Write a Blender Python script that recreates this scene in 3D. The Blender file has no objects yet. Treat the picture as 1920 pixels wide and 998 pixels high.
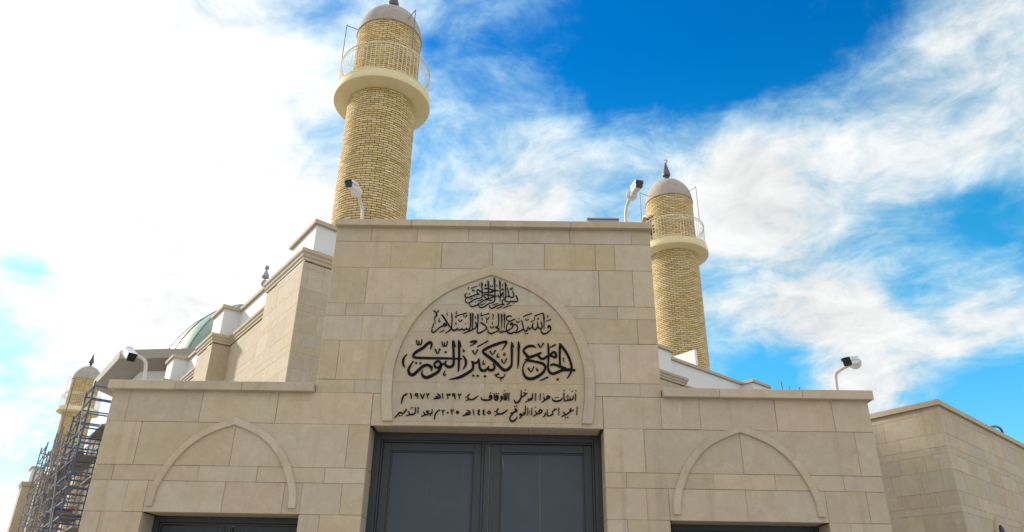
import bpy, math, random
from mathutils import Vector, Matrix

# ------------------------------------------------------------------ camera, sky, sun, exposure
scene = bpy.context.scene
COL = scene.collection
cam_data = bpy.data.cameras.new("camera")
cam = bpy.data.objects.new("camera", cam_data)
COL.objects.link(cam)
cr, cu, cf = Vector((0.99986596, 0.00279425, 0.01613241)), Vector((-0.0133091, -0.43516226, 0.90025367)), Vector((-0.00953575, 0.90034771, 0.43506674))
cam.matrix_world = Matrix(((cr.x, cu.x, -cf.x, 0), (cr.y, cu.y, -cf.y, 0), (cr.z, cu.z, -cf.z, 1.6), (0, 0, 0, 1)))
cam_data.sensor_width = 36.0
cam_data.lens = 26.282
cam_data.clip_end = 5000
scene.camera = cam

scene.view_settings.view_transform = 'Standard'
scene.view_settings.look = 'None'
scene.view_settings.exposure = 0.58
scene.view_settings.gamma = 1.0
scene.view_settings.use_curve_mapping = False

SUN_AZ, SUN_EL = math.radians(-60), math.radians(29)
sun_dir = Vector((math.sin(SUN_AZ) * math.cos(SUN_EL), math.cos(SUN_AZ) * math.cos(SUN_EL), math.sin(SUN_EL)))
sd = bpy.data.lights.new("sun", 'SUN')
sd.energy = 3.3
sd.angle = math.radians(4)          # thin cloud in front of it
sd.color = (1.0, 0.90, 0.76)
so = bpy.data.objects.new("sun", sd)
so.rotation_euler = sun_dir.to_track_quat('Z', 'Y').to_euler()
so.location = (-30, 20, 40)
COL.objects.link(so)


class NT:
    """small helper to write node trees"""
    def __init__(self, tree):
        self.t = tree

    def n(self, kind, props=None, **ins):
        nd = self.t.nodes.new(kind)
        for k, v in (props or {}).items():
            setattr(nd, k, v)
        for k, v in ins.items():
            key = int(k[1:]) if k[0] == 'i' and k[1:].isdigit() else k.replace('_', ' ')
            sock = nd.inputs[key]
            if isinstance(v, bpy.types.NodeSocket):
                self.t.links.new(v, sock)
            else:
                sock.default_value = v
        return nd

    def math(self, op, a, b=0.0, c=0.0, clamp=False):
        nd = self.n('ShaderNodeMath', {'operation': op, 'use_clamp': clamp}, i0=a, i1=b, i2=c)
        return nd.outputs[0]

    def vmath(self, op, a, b=(0, 0, 0)):
        nd = self.n('ShaderNodeVectorMath', {'operation': op}, i0=a, i1=b)
        return nd.outputs['Value'] if op == 'DOT_PRODUCT' else nd.outputs[0]

    def mix(self, fac, a, b, blend='MIX'):
        nd = self.n('ShaderNodeMix', {'data_type': 'RGBA', 'blend_type': blend})
        for i, v in ((0, fac), (6, a), (7, b)):
            if isinstance(v, bpy.types.NodeSocket):
                self.t.links.new(v, nd.inputs[i])
            else:
                nd.inputs[i].default_value = v if i == 0 else (tuple(v) + (1,))[:4]
        return nd.outputs[2]

    def smooth(self, x, lo, hi):
        nd = self.n('ShaderNodeMapRange', {'interpolation_type': 'SMOOTHSTEP'}, i0=x, i1=lo, i2=hi, i3=0.0, i4=1.0)
        return nd.outputs[0]

    def noise(self, vec, scale, detail=4.0, rough=0.55, dist=0.0):
        nd = self.n('ShaderNodeTexNoise', None, Vector=vec, Scale=scale, Detail=detail, Roughness=rough, Distortion=dist)
        return nd.outputs[0]


SKY_STRENGTH = 0.1
CLOUD_BLOBS = [
    # azimuth, elevation, radius (degrees), weight: where banks of cloud and gaps of blue stand; last row is added
    (-38.9, 30.1, 9.7, 1.60),
    (-27.3, 19.1, 5.6, 0.70),
    (-21.6, 25.1, 8.0, 0.80),
    (-1.1, 29.4, 3.8, 0.45),
    (19.2, 31.4, 3.5, 0.60),
    (22.0, 25.1, 3.1, 0.35),
    (32.2, 35.1, 5.2, 0.20),
    (26.0, 31.4, 4.9, 0.25),
    (25.4, 18.6, 3.8, 0.45),
    (32.0, 17.6, 3.8, 0.50),
    (-34.7, 10.2, 2.8, 0.30),
    (15.7, 42.6, 8.0, -0.95),
    (28.4, 39.8, 4.2, -0.75),
    (-1.5, 42.0, 4.5, -0.30),
    (35.3, 24.4, 3.1, -0.70),
    (32.8, 13.0, 3.8, -1.20),
    (19.3, 15.6, 2.4, -1.20),
    (30.2, 21.5, 2.4, -0.60),
    (-16.9, 38.4, 4.9, 0.15),
    (-36.6, 21.1, 2.1, -0.70),
    (-34.9, 20.8, 1.4, -0.30),
    (-33.3, 6.5, 1.9, -0.70),
    (-35.0, 13.4, 1.6, -0.45),
    (1.2, 34.7, 4.5, 0.10),
    (-36.7, 17.2, 1.4, -0.20),
    (180, 45, 60, 0.45), (120, 30, 35, 0.4), (-130, 30, 35, 0.5),  # unseen clouds behind the camera, added to brighten and neutralise the facade's light
]


def build_world():
    w = bpy.data.worlds.new("World")
    scene.world = w
    w.use_nodes = True
    t = NT(w.node_tree)
    w.node_tree.nodes.clear()
    out = t.n('ShaderNodeOutputWorld')
    sky = t.n('ShaderNodeTexSky', {'sky_type': 'NISHITA', 'sun_disc': False, 'sun_elevation': SUN_EL, 'sun_rotation': SUN_AZ,
                                   'air_density': 1.0, 'dust_density': 0.4, 'ozone_density': 3.0, 'altitude': 200})
    d = t.n('ShaderNodeTexCoord').outputs['Generated']
    d = t.vmath('NORMALIZE', d)
    sp = t.n('ShaderNodeSeparateXYZ', None, Vector=d)
    high = t.n('ShaderNodeHueSaturation', None, Hue=0.503, Saturation=1.5, Value=1.42, Color=sky.outputs[0]).outputs[0]
    low = t.n('ShaderNodeHueSaturation', None, Hue=0.481, Saturation=1.4, Value=1.6, Color=sky.outputs[0]).outputs[0]
    blue = t.mix(t.smooth(sp.outputs[2], 0.42, 0.68), low, high)
    zz = t.math('MAXIMUM', t.math('ADD', sp.outputs[2], 0.25), 0.08)
    px = t.math('DIVIDE', sp.outputs[0], zz)
    py = t.math('DIVIDE', sp.outputs[1], zz)
    p = t.n('ShaderNodeCombineXYZ', None, X=px, Y=py, Z=0.0).outputs[0]
    rot = t.n('ShaderNodeMapping', None, Vector=p, Rotation=(0, 0, math.radians(41)))
    streak = t.n('ShaderNodeMapping', None, Vector=rot.outputs[0], Scale=(0.85, 1.55, 1.0))
    n1 = t.noise(streak.outputs[0], 1.8, 10.0, 0.56, 0.6)
    n2 = t.noise(rot.outputs[0], 3.6, 10.0, 0.60, 0.9)
    n3 = t.noise(rot.outputs[0], 11.0, 10.0, 0.66, 0.6)
    dens = t.math('MULTIPLY_ADD', t.math('SUBTRACT', n1, 0.5), 1.7, 0.54)
    dens = t.math('MULTIPLY_ADD', t.math('SUBTRACT', n2, 0.5), 1.25, dens)
    dens = t.math('MULTIPLY_ADD', t.math('SUBTRACT', n3, 0.5), 0.75, dens)
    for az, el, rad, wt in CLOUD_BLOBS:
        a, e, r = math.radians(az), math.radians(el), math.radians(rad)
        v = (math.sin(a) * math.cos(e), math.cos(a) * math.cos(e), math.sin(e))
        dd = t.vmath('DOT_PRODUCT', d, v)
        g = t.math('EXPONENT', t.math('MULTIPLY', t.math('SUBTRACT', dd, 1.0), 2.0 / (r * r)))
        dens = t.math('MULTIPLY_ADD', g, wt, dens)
    alpha = t.smooth(dens, 0.0, 0.98)
    # cloud brightness: thick parts towards the sun glow, thin or far parts are greyer blue
    sv = t.vmath('DOT_PRODUCT', d, tuple(sun_dir))
    glow = t.math('POWER', t.math('MAXIMUM', sv, 0.0), 3.0)
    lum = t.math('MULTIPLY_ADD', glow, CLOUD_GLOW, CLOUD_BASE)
    lum = t.math('MULTIPLY_ADD', t.math('MAXIMUM', t.math('MULTIPLY', sv, -1.0), 0.0), 2.5, lum)     # added brightness for unseen front-lit clouds behind the camera, lifting ambient light
    var = t.math('MULTIPLY_ADD', t.math('SUBTRACT', n3, 0.5), 0.55, t.math('MULTIPLY_ADD', t.math('SUBTRACT', n2, 0.5), 0.6, 1.0))
    lum = t.math('MULTIPLY', lum, var)
    white = t.mix(t.smooth(dens, 0.25, 1.05), (0.58, 0.90, 1.0), (0.98, 0.985, 0.99))
    cl = t.n('ShaderNodeVectorMath', {'operation': 'SCALE'}, i0=white, Scale=lum).outputs[0]
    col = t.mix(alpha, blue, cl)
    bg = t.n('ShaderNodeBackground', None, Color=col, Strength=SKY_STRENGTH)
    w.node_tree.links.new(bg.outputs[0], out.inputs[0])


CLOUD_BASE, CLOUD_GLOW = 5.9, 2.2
build_world()

# ------------------------------------------------------------------ mesh helpers
rng = random.Random(7)


class MB:
    """collects faces of one mesh part; c = base colour of the face (own colour of a stone or brick)"""
    def __init__(self):
        self.v, self.f, self.c, self.uv = [], [], [], []

    def face(self, pts, c=(1, 1, 1)):
        i = len(self.v)
        self.v += [tuple(p) for p in pts]
        self.f.append(tuple(range(i, i + len(pts))))
        self.c.append(c)

    def grid(self, rows, close_u=False, close_v=False, c=(1, 1, 1)):
        """rows of points joined to a surface (shared vertices)"""
        i = len(self.v)
        n, m = len(rows), len(rows[0])
        for r in rows:
            self.v += [tuple(p) for p in r]
        for a in range(n if close_u else n - 1):
            for b in range(m if close_v else m - 1):
                a2, b2 = (a + 1) % n, (b + 1) % m
                self.f.append((i + a * m + b, i + a2 * m + b, i + a2 * m + b2, i + a * m + b2))
                self.c.append(c)

    def hexa(self, p, c=(1, 1, 1)):
        """p: 8 corners, bottom 4 then top 4"""
        i = len(self.v)
        self.v += [tuple(q) for q in p]
        for f in ((0, 3, 2, 1), (4, 5, 6, 7), (0, 1, 5, 4), (1, 2, 6, 5), (2, 3, 7, 6), (3, 0, 4, 7)):
            self.f.append(tuple(i + k for k in f))
            self.c.append(c)

    def box(self, x0, x1, y0, y1, z0, z1, c=(1, 1, 1)):
        self.hexa([(x0, y0, z0), (x1, y0, z0), (x1, y1, z0), (x0, y1, z0), (x0, y0, z1), (x1, y0, z1), (x1, y1, z1), (x0, y1, z1)], c)

    def bar(self, a, b, w, h=None, up=(0, 0, 1), c=(1, 1, 1)):
        h = h or w
        a, b = Vector(a), Vector(b)
        d = (b - a).normalized()
        up = Vector(up)
        if abs(d.dot(up)) > 0.95:
            up = Vector((1, 0, 0))
        s = d.cross(up).normalized()
        u = s.cross(d)
        q = [(-1, -1), (1, -1), (1, 1), (-1, 1)]
        self.hexa([a + s * (i * w / 2) + u * (j * h / 2) for i, j in q] + [b + s * (i * w / 2) + u * (j * h / 2) for i, j in q], c)

    def tube(self, path, r, seg=10, c=(1, 1, 1), caps=True, closed=False):
        path = [Vector(p) for p in path]
        rows = []
        n = len(path)
        prev = None
        for k, p in enumerate(path):
            if closed:
                d = (path[(k + 1) % n] - path[k - 1]).normalized()
            else:
                d = (path[min(k + 1, n - 1)] - path[max(k - 1, 0)]).normalized()
            if prev is None:
                s = d.cross(Vector((0.03, 0.9, 0.43)))
                if s.length < 0.1:
                    s = d.cross(Vector((1, 0, 0)))
            else:
                s = prev - d * prev.dot(d)
            s.normalize()
            prev = s
            u = d.cross(s)
            rr = r[k] if isinstance(r, (list, tuple)) else r
            rows.append([p + (s * math.cos(t) + u * math.sin(t)) * rr for t in [2 * math.pi * j / seg for j in range(seg)]])
        self.grid(rows, close_u=closed, close_v=True, c=c)
        if caps and not closed:
            self.face(list(reversed(rows[0])), c)
            self.face(rows[-1], c)

    def lathe(self, prof, seg=48, center=(0, 0, 0), axis=None, c=(1, 1, 1)):
        """prof: (radius, height)"""
        ax = Vector(axis or (0, 0, 1)).normalized()
        s = ax.cross(Vector((0, 0, 1))) if abs(ax.z) < 0.9 else ax.cross(Vector((0, 1, 0)))
        s.normalize()
        u = ax.cross(s)
        ctr = Vector(center)
        rows = [[ctr + ax * z + (s * math.cos(t) + u * math.sin(t)) * max(r, 1e-4) for t in [2 * math.pi * j / seg for j in range(seg)]] for r, z in prof]
        self.grid(rows, close_v=True, c=c)

    def build(self, name, m, parent=None, smooth=True, bevel=0.0, angle=35):
        me = bpy.data.meshes.new(name)
        me.from_pydata(self.v, [], self.f)
        ca = me.color_attributes.new("Col", 'FLOAT_COLOR', 'CORNER')
        data = []
        for f, c in zip(self.f, self.c):
            data += [c[0], c[1], c[2], 1.0] * len(f)
        ca.data.foreach_set("color", data)
        me.materials.append(m)
        me.validate()
        if smooth:
            me.polygons.foreach_set("use_smooth", [True] * len(me.polygons))
            me.set_sharp_from_angle(angle=math.radians(angle))
        me.update()
        o = bpy.data.objects.new(name, me)
        COL.objects.link(o)
        if bevel:
            bm = o.modifiers.new("bevel", 'BEVEL')
            bm.width = bevel
            bm.segments = 2
            bm.limit_method = 'ANGLE'
        if parent:
            o.parent = parent
        return o


def thing(name, label, cat, loc=(0, 0, 0), group=None):
    o = bpy.data.objects.new(name, None)
    o.empty_display_size = 0.2
    COL.objects.link(o)
    o.location = loc
    o["label"] = label
    o["category"] = cat
    if group:
        o["group"] = group
    return o


def tag(o, label, cat, group=None):
    o["label"] = label
    o["category"] = cat
    if group:
        o["group"] = group
    return o


def local(o, parent):
    """parent a part built in world coordinates to a thing standing elsewhere"""
    o.parent = parent
    o.matrix_parent_inverse = Matrix.Translation(-Vector(parent.location))
    return o


# ------------------------------------------------------------------ materials
def mat(name, rough=0.7, metal=0.0, color=(0.8, 0.8, 0.8), fn=None, spec=0.5):
    m = bpy.data.materials.new(name)
    m.use_nodes = True
    t = NT(m.node_tree)
    b = m.node_tree.nodes['Principled BSDF']
    b.inputs['Roughness'].default_value = rough
    b.inputs['Metallic'].default_value = metal
    b.inputs['Base Color'].default_value = tuple(color) + (1,)
    b.inputs['Specular IOR Level'].default_value = spec
    if fn:
        fn(t, b)
    return m


def attr_col(t):
    return t.n('ShaderNodeAttribute', {'attribute_name': 'Col'}).outputs['Color']


def obj_co(t):
    return t.n('ShaderNodeTexCoord').outputs['Object']


def bump(t, b, h, strength, dist=0.01):
    bp = t.n('ShaderNodeBump', None, Strength=strength, Distance=dist, Height=h)
    t.t.links.new(bp.outputs[0], b.inputs['Normal'])


def scale_col(t, col, v):
    return t.n('ShaderNodeVectorMath', {'operation': 'SCALE'}, i0=col, Scale=v).outputs[0]


def stone_fn(mott=0.30, stain=0.60, bmp=0.35, tint=(0.465, 0.36, 0.225)):
    def fn(t, b):
        co = obj_co(t)
        col = attr_col(t)
        sh = t.n('ShaderNodeVectorMath', {'operation': 'SCALE'}, i0=col, Scale=400.0).outputs[0]
        own = t.vmath('ADD', co, sh)                 # every stone has its own veining
        big = t.noise(own, 2.3, 6, 0.62, 0.8)
        mid = t.noise(own, 7.0, 7, 0.68, 0.6)
        fine = t.noise(co, 60.0, 4, 0.7)
        col = t.mix(t.math('MULTIPLY', t.smooth(big, 0.47, 0.72), stain), col, tint)
        col = t.mix(t.math('MULTIPLY', t.smooth(big, 0.5, 0.25), 0.30), col, (0.50, 0.45, 0.37))
        col = t.mix(t.math('MULTIPLY', t.smooth(mid, 0.54, 0.78), 0.40), col, (0.57, 0.51, 0.42))
        col = t.mix(t.math('MULTIPLY', t.smooth(mid, 0.42, 0.2), 0.35), col, (0.36, 0.29, 0.20))
        # chalky smears with a shape of their own
        sm = t.noise(t.n('ShaderNodeMapping', None, Vector=co, Rotation=(0, 0.6, 0), Scale=(1.0, 1.0, 2.6)).outputs[0], 3.1, 9, 0.74, 1.4)
        col = t.mix(t.math('MULTIPLY', t.smooth(sm, 0.60, 0.72), 0.40), col, (0.60, 0.56, 0.48))
        # rain streaks running down from the copings
        dr = t.noise(t.n('ShaderNodeMapping', None, Vector=co, Scale=(6.0, 6.0, 0.35)).outputs[0], 1.6, 5, 0.6)
        col = t.mix(t.math('MULTIPLY', t.smooth(dr, 0.52, 0.78), 0.36), col, (0.27, 0.23, 0.17))
        pits = t.smooth(t.noise(co, 33.0, 2, 0.5), 0.68, 0.76)
        col = t.mix(t.math('MULTIPLY', pits, 0.35), col, (0.2, 0.16, 0.11))
        v = t.math('MULTIPLY_ADD', t.math('SUBTRACT', fine, 0.5), mott, t.math('MULTIPLY_ADD', t.math('SUBTRACT', mid, 0.5), mott * 1.2, 1.0))
        col = scale_col(t, col, v)
        t.t.links.new(col, b.inputs['Base Color'])
        h = t.math('MULTIPLY_ADD', fine, 0.6, t.math('MULTIPLY', mid, 0.8))
        bump(t, b, h, bmp, 0.006)
    return fn


M_STONE = mat("limestone", 0.85, fn=stone_fn())
M_MORTAR = mat("mortar", 0.95, color=(0.16, 0.135, 0.10))


def brick_fn(t, b):
    co = obj_co(t)
    col = attr_col(t)
    mid = t.noise(co, 11.0, 5, 0.65, 0.3)
    big = t.noise(co, 0.8, 4, 0.6)
    fine = t.noise(co, 80.0, 3, 0.7)
    col = t.mix(t.math('MULTIPLY', t.smooth(mid, 0.52, 0.8), 0.4), col, (0.50, 0.345, 0.15))
    col = t.mix(t.math('MULTIPLY', t.smooth(big, 0.55, 0.75), 0.35), col, (0.64, 0.46, 0.19))
    col = scale_col(t, col, t.math('MULTIPLY_ADD', t.math('SUBTRACT', fine, 0.5), 0.3, 1.0))
    t.t.links.new(col, b.inputs['Base Color'])
    bump(t, b, t.math('ADD', fine, mid), 0.3, 0.006)


M_BRICK = mat("yellow_brick", 0.85, fn=brick_fn)
M_JOINT = mat("brick_joint", 0.95, color=(0.085, 0.062, 0.032))


def plaster_fn(base, dirt, amt=0.4, sc=2.0):
    def fn(t, b):
        co = obj_co(t)
        n = t.noise(co, sc, 6, 0.62, 0.4)
        s = t.noise(t.n('ShaderNodeMapping', None, Vector=co, Scale=(5, 5, 0.5)).outputs[0], 1.5, 5, 0.6)
        f = t.noise(co, 45.0, 3, 0.6)
        col = t.mix(t.math('MULTIPLY', t.smooth(n, 0.45, 0.8), amt), base, dirt)
        col = t.mix(t.math('MULTIPLY', t.smooth(s, 0.55, 0.8), amt * 0.6), col, dirt)
        col = scale_col(t, col, t.math('MULTIPLY_ADD', t.math('SUBTRACT', f, 0.5), 0.12, 1.0))
        t.t.links.new(col, b.inputs['Base Color'])
        bump(t, b, t.math('ADD', f, n), 0.15, 0.006)
    return fn


M_CREAM = mat("cream_render", 0.8, fn=plaster_fn((0.78, 0.68, 0.42), (0.64, 0.52, 0.28)))
M_DOMEGREY = mat("grey_dome_render", 0.85, fn=plaster_fn((0.43, 0.385, 0.34), (0.27, 0.235, 0.20), 0.75, 3.0))
M_WHITE = mat("white_paint_wall", 0.75, fn=plaster_fn((0.74, 0.75, 0.76), (0.60, 0.60, 0.60), 0.3))
M_EAVE = mat("grey_eave", 0.8, fn=plaster_fn((0.36, 0.335, 0.30), (0.27, 0.245, 0.22), 0.5))
M_COPE = mat("stone_coping", 0.85, fn=stone_fn(0.25, 0.25, 0.3, (0.40, 0.31, 0.19)))
M_ROOF = mat("roof_screed", 0.95, fn=plaster_fn((0.36, 0.34, 0.31), (0.25, 0.24, 0.22), 0.5))
M_GREEN = mat("green_dome_tiles", 0.32, fn=plaster_fn((0.20, 0.32, 0.245), (0.36, 0.41, 0.36), 0.8, 0.9))
M_DARKSTEEL = mat("dark_finial_metal", 0.45, 0.6, (0.13, 0.12, 0.13))
M_GREYSTEEL = mat("grey_finial_metal", 0.5, 0.3, (0.36, 0.34, 0.37))
M_RAIL = mat("cream_painted_rail", 0.6, 0.0, (0.78, 0.73, 0.60))
M_BRACKET = mat("grey_bracket_steel", 0.6, 0.2, (0.22, 0.20, 0.21))
M_BLACK = mat("black_void", 0.9, 0.0, (0.01, 0.01, 0.011))


def gate_fn(t, b):
    co = obj_co(t)
    n = t.noise(co, 2.2, 6, 0.6, 0.6)
    s = t.noise(t.n('ShaderNodeMapping', None, Vector=co, Scale=(14, 14, 0.6)).outputs[0], 1.3, 6, 0.65)
    f = t.noise(co, 40.0, 4, 0.65)
    col = t.mix(t.smooth(n, 0.35, 0.75), (0.036, 0.052, 0.078), (0.050, 0.066, 0.092))
    col = t.mix(t.math('MULTIPLY', t.smooth(s, 0.60, 0.78), 0.35), col, (0.11, 0.11, 0.11))
    t.t.links.new(col, b.inputs['Base Color'])
    r = t.math('MULTIPLY_ADD', n, 0.25, 0.33)
    t.t.links.new(r, b.inputs['Roughness'])
    bump(t, b, t.math('MULTIPLY_ADD', f, 0.3, n), 0.12, 0.006)


M_GATE = mat("slate_painted_steel", 0.45, 0.0, fn=gate_fn)
M_GATEFRAME = mat("slate_frame_steel", 0.5, 0.0, (0.033, 0.039, 0.048))
M_DRIP = mat("dried_cement_drip", 0.9, 0.0, (0.20, 0.19, 0.17))
M_INK = mat("black_lettering", 0.75, 0.0, (0.006, 0.006, 0.008), spec=0.15)


def cam_fn(t, b):
    co = obj_co(t)
    n = t.noise(co, 30.0, 5, 0.6)
    col = t.mix(t.smooth(n, 0.45, 0.8), (0.72, 0.73, 0.75), (0.55, 0.55, 0.55))
    t.t.links.new(col, b.inputs['Base Color'])


M_CAMWHITE = mat("white_camera_shell", 0.4, fn=cam_fn)
M_CAMFACE = mat("black_glass_face", 0.12, 0.0, (0.010, 0.010, 0.012))
M_LENS = mat("dark_lens", 0.05, 0.0, (0.03, 0.03, 0.045))
M_LED = mat("pale_led_bar", 0.4, 0.0, (0.35, 0.36, 0.36))
M_POLE = mat("off_white_pole", 0.55, fn=plaster_fn((0.62, 0.58, 0.56), (0.45, 0.41, 0.38), 0.5, 8.0))
M_BLUESTEEL = mat("blue_painted_scaffold", 0.6, 0.1, fn=plaster_fn((0.07, 0.12, 0.22), (0.17, 0.165, 0.165), 0.9, 3.0))
M_RUSTSTEEL = mat("worn_scaffold_steel", 0.75, 0.2, fn=plaster_fn((0.27, 0.26, 0.275), (0.18, 0.14, 0.12), 0.5, 5.0))
M_PLANK = mat("weathered_scaffold_plank", 0.9, fn=plaster_fn((0.26, 0.235, 0.21), (0.13, 0.115, 0.105), 0.7, 3.0))
M_CABLE = mat("purple_sheathed_cable", 0.5, 0.0, (0.075, 0.035, 0.12))
M_BOX = mat("grey_cabinet_metal", 0.5, 0.2, fn=plaster_fn((0.30, 0.32, 0.34), (0.20, 0.20, 0.21), 0.4, 9.0))
M_GLASS = mat("dark_window_glass", 0.08, 0.0, (0.06, 0.08, 0.11))


def ground_fn(t, b):
    co = obj_co(t)
    n = t.noise(co, 0.6, 8, 0.6)
    f = t.noise(co, 30.0, 5, 0.7)
    col = t.mix(n, (0.33, 0.30, 0.25), (0.25, 0.225, 0.185))
    col = scale_col(t, col, t.math('MULTIPLY_ADD', t.math('SUBTRACT', f, 0.5), 0.4, 1.0))
    t.t.links.new(col, b.inputs['Base Color'])
    bump(t, b, f, 0.4, 0.01)


M_GROUND = mat("dusty_ground", 0.95, fn=ground_fn)
M_PAVE = mat("concrete_paving", 0.9, fn=plaster_fn((0.37, 0.34, 0.29), (0.27, 0.245, 0.205), 0.6, 1.0))


# ------------------------------------------------------------------ ground
def build_ground():
    g = MB()
    g.face([(-900, -900, 0), (900, -900, 0), (900, 900, 0), (-900, 900, 0)])
    o = g.build('ground', M_GROUND)
    o["kind"] = "structure"
    p = MB()
    x = -7.0
    while x < 6.4:
        y = -2.0
        while y < 7.95:
            p.box(x + .004, x + .996, y + .004, min(y + .996, 7.99), 0.004, 0.05 + rng.uniform(-.002, .002))
            y += 1.0
        x += 1.0
    o = p.build('pavement', M_PAVE)
    o["kind"] = "structure"


build_ground()

# ------------------------------------------------------------------ stone slabs
STONES = [(0.512, 0.431, 0.322), (0.522, 0.441, 0.333), (0.498, 0.421, 0.320), (0.514, 0.425, 0.308), (0.508, 0.418, 0.302), (0.510, 0.438, 0.342)]
TAN = (0.515, 0.408, 0.272)


def stone_colour(p_tan=0.07):
    c = TAN if rng.random() < p_tan else rng.choice(STONES)
    k = rng.uniform(0.93, 1.06)
    return tuple(v * k * rng.uniform(0.98, 1.02) for v in c)


def slab(mb, T, u0, u1, z0, z1, c, front=0.0, th=0.03, gap=0.0042, ch=0.0025):
    """one dressed stone; T(u, n, z) -> world, n points out of the wall"""
    g = [gap * rng.choice((.25, .4, .7, 1.0, 1.3)) / 2 for _ in range(4)]
    u0, u1, z0, z1 = u0 + g[0], u1 - g[1], z0 + g[2], z1 - g[3]
    if u1 - u0 < 0.02 or z1 - z0 < 0.02:
        return
    f = front + rng.uniform(-0.0012, 0.0012)
    o = [(u0, z0), (u1, z0), (u1, z1), (u0, z1)]
    i = [(u0 + ch, z0 + ch), (u1 - ch, z0 + ch), (u1 - ch, z1 - ch), (u0 + ch, z1 - ch)]
    F = [T(u, f, z) for u, z in i]
    E = [T(u, f - ch, z) for u, z in o]
    B = [T(u, -th, z) for u, z in o]
    mb.face(F, c)
    for k in range(4):
        j = (k + 1) % 4
        mb.face([F[k], E[k], E[j], F[j]][::-1], c)
        mb.face([E[k], B[k], B[j], E[j]][::-1], c)


COURSES = [0.46, 0.30, 0.155, 0.46, 0.35, 0.16, 0.46, 0.30, 0.155, 0.35]


def coursed_wall(mb, T, length, z0, z1, scale=1.0, wmin=0.55, wmax=1.05, shift=0, p_tan=0.10, gap=0.003):
    z = z1
    k = shift
    while z > z0 + 0.03:
        h = min(COURSES[k % len(COURSES)] * scale, z - z0)
        if z - h - z0 < 0.06:
            h = z - z0
        u = 0.0
        w = rng.uniform(0.25, wmax)
        while u < length - 0.01:
            e = u + w
            if length - e < 0.22:
                e = length
            slab(mb, T, u, min(e, length), z - h, z, stone_colour(p_tan), gap=gap)
            u = min(e, length)
            w = rng.uniform(wmin, wmax) * scale
        z -= h
        k += 1


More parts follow.
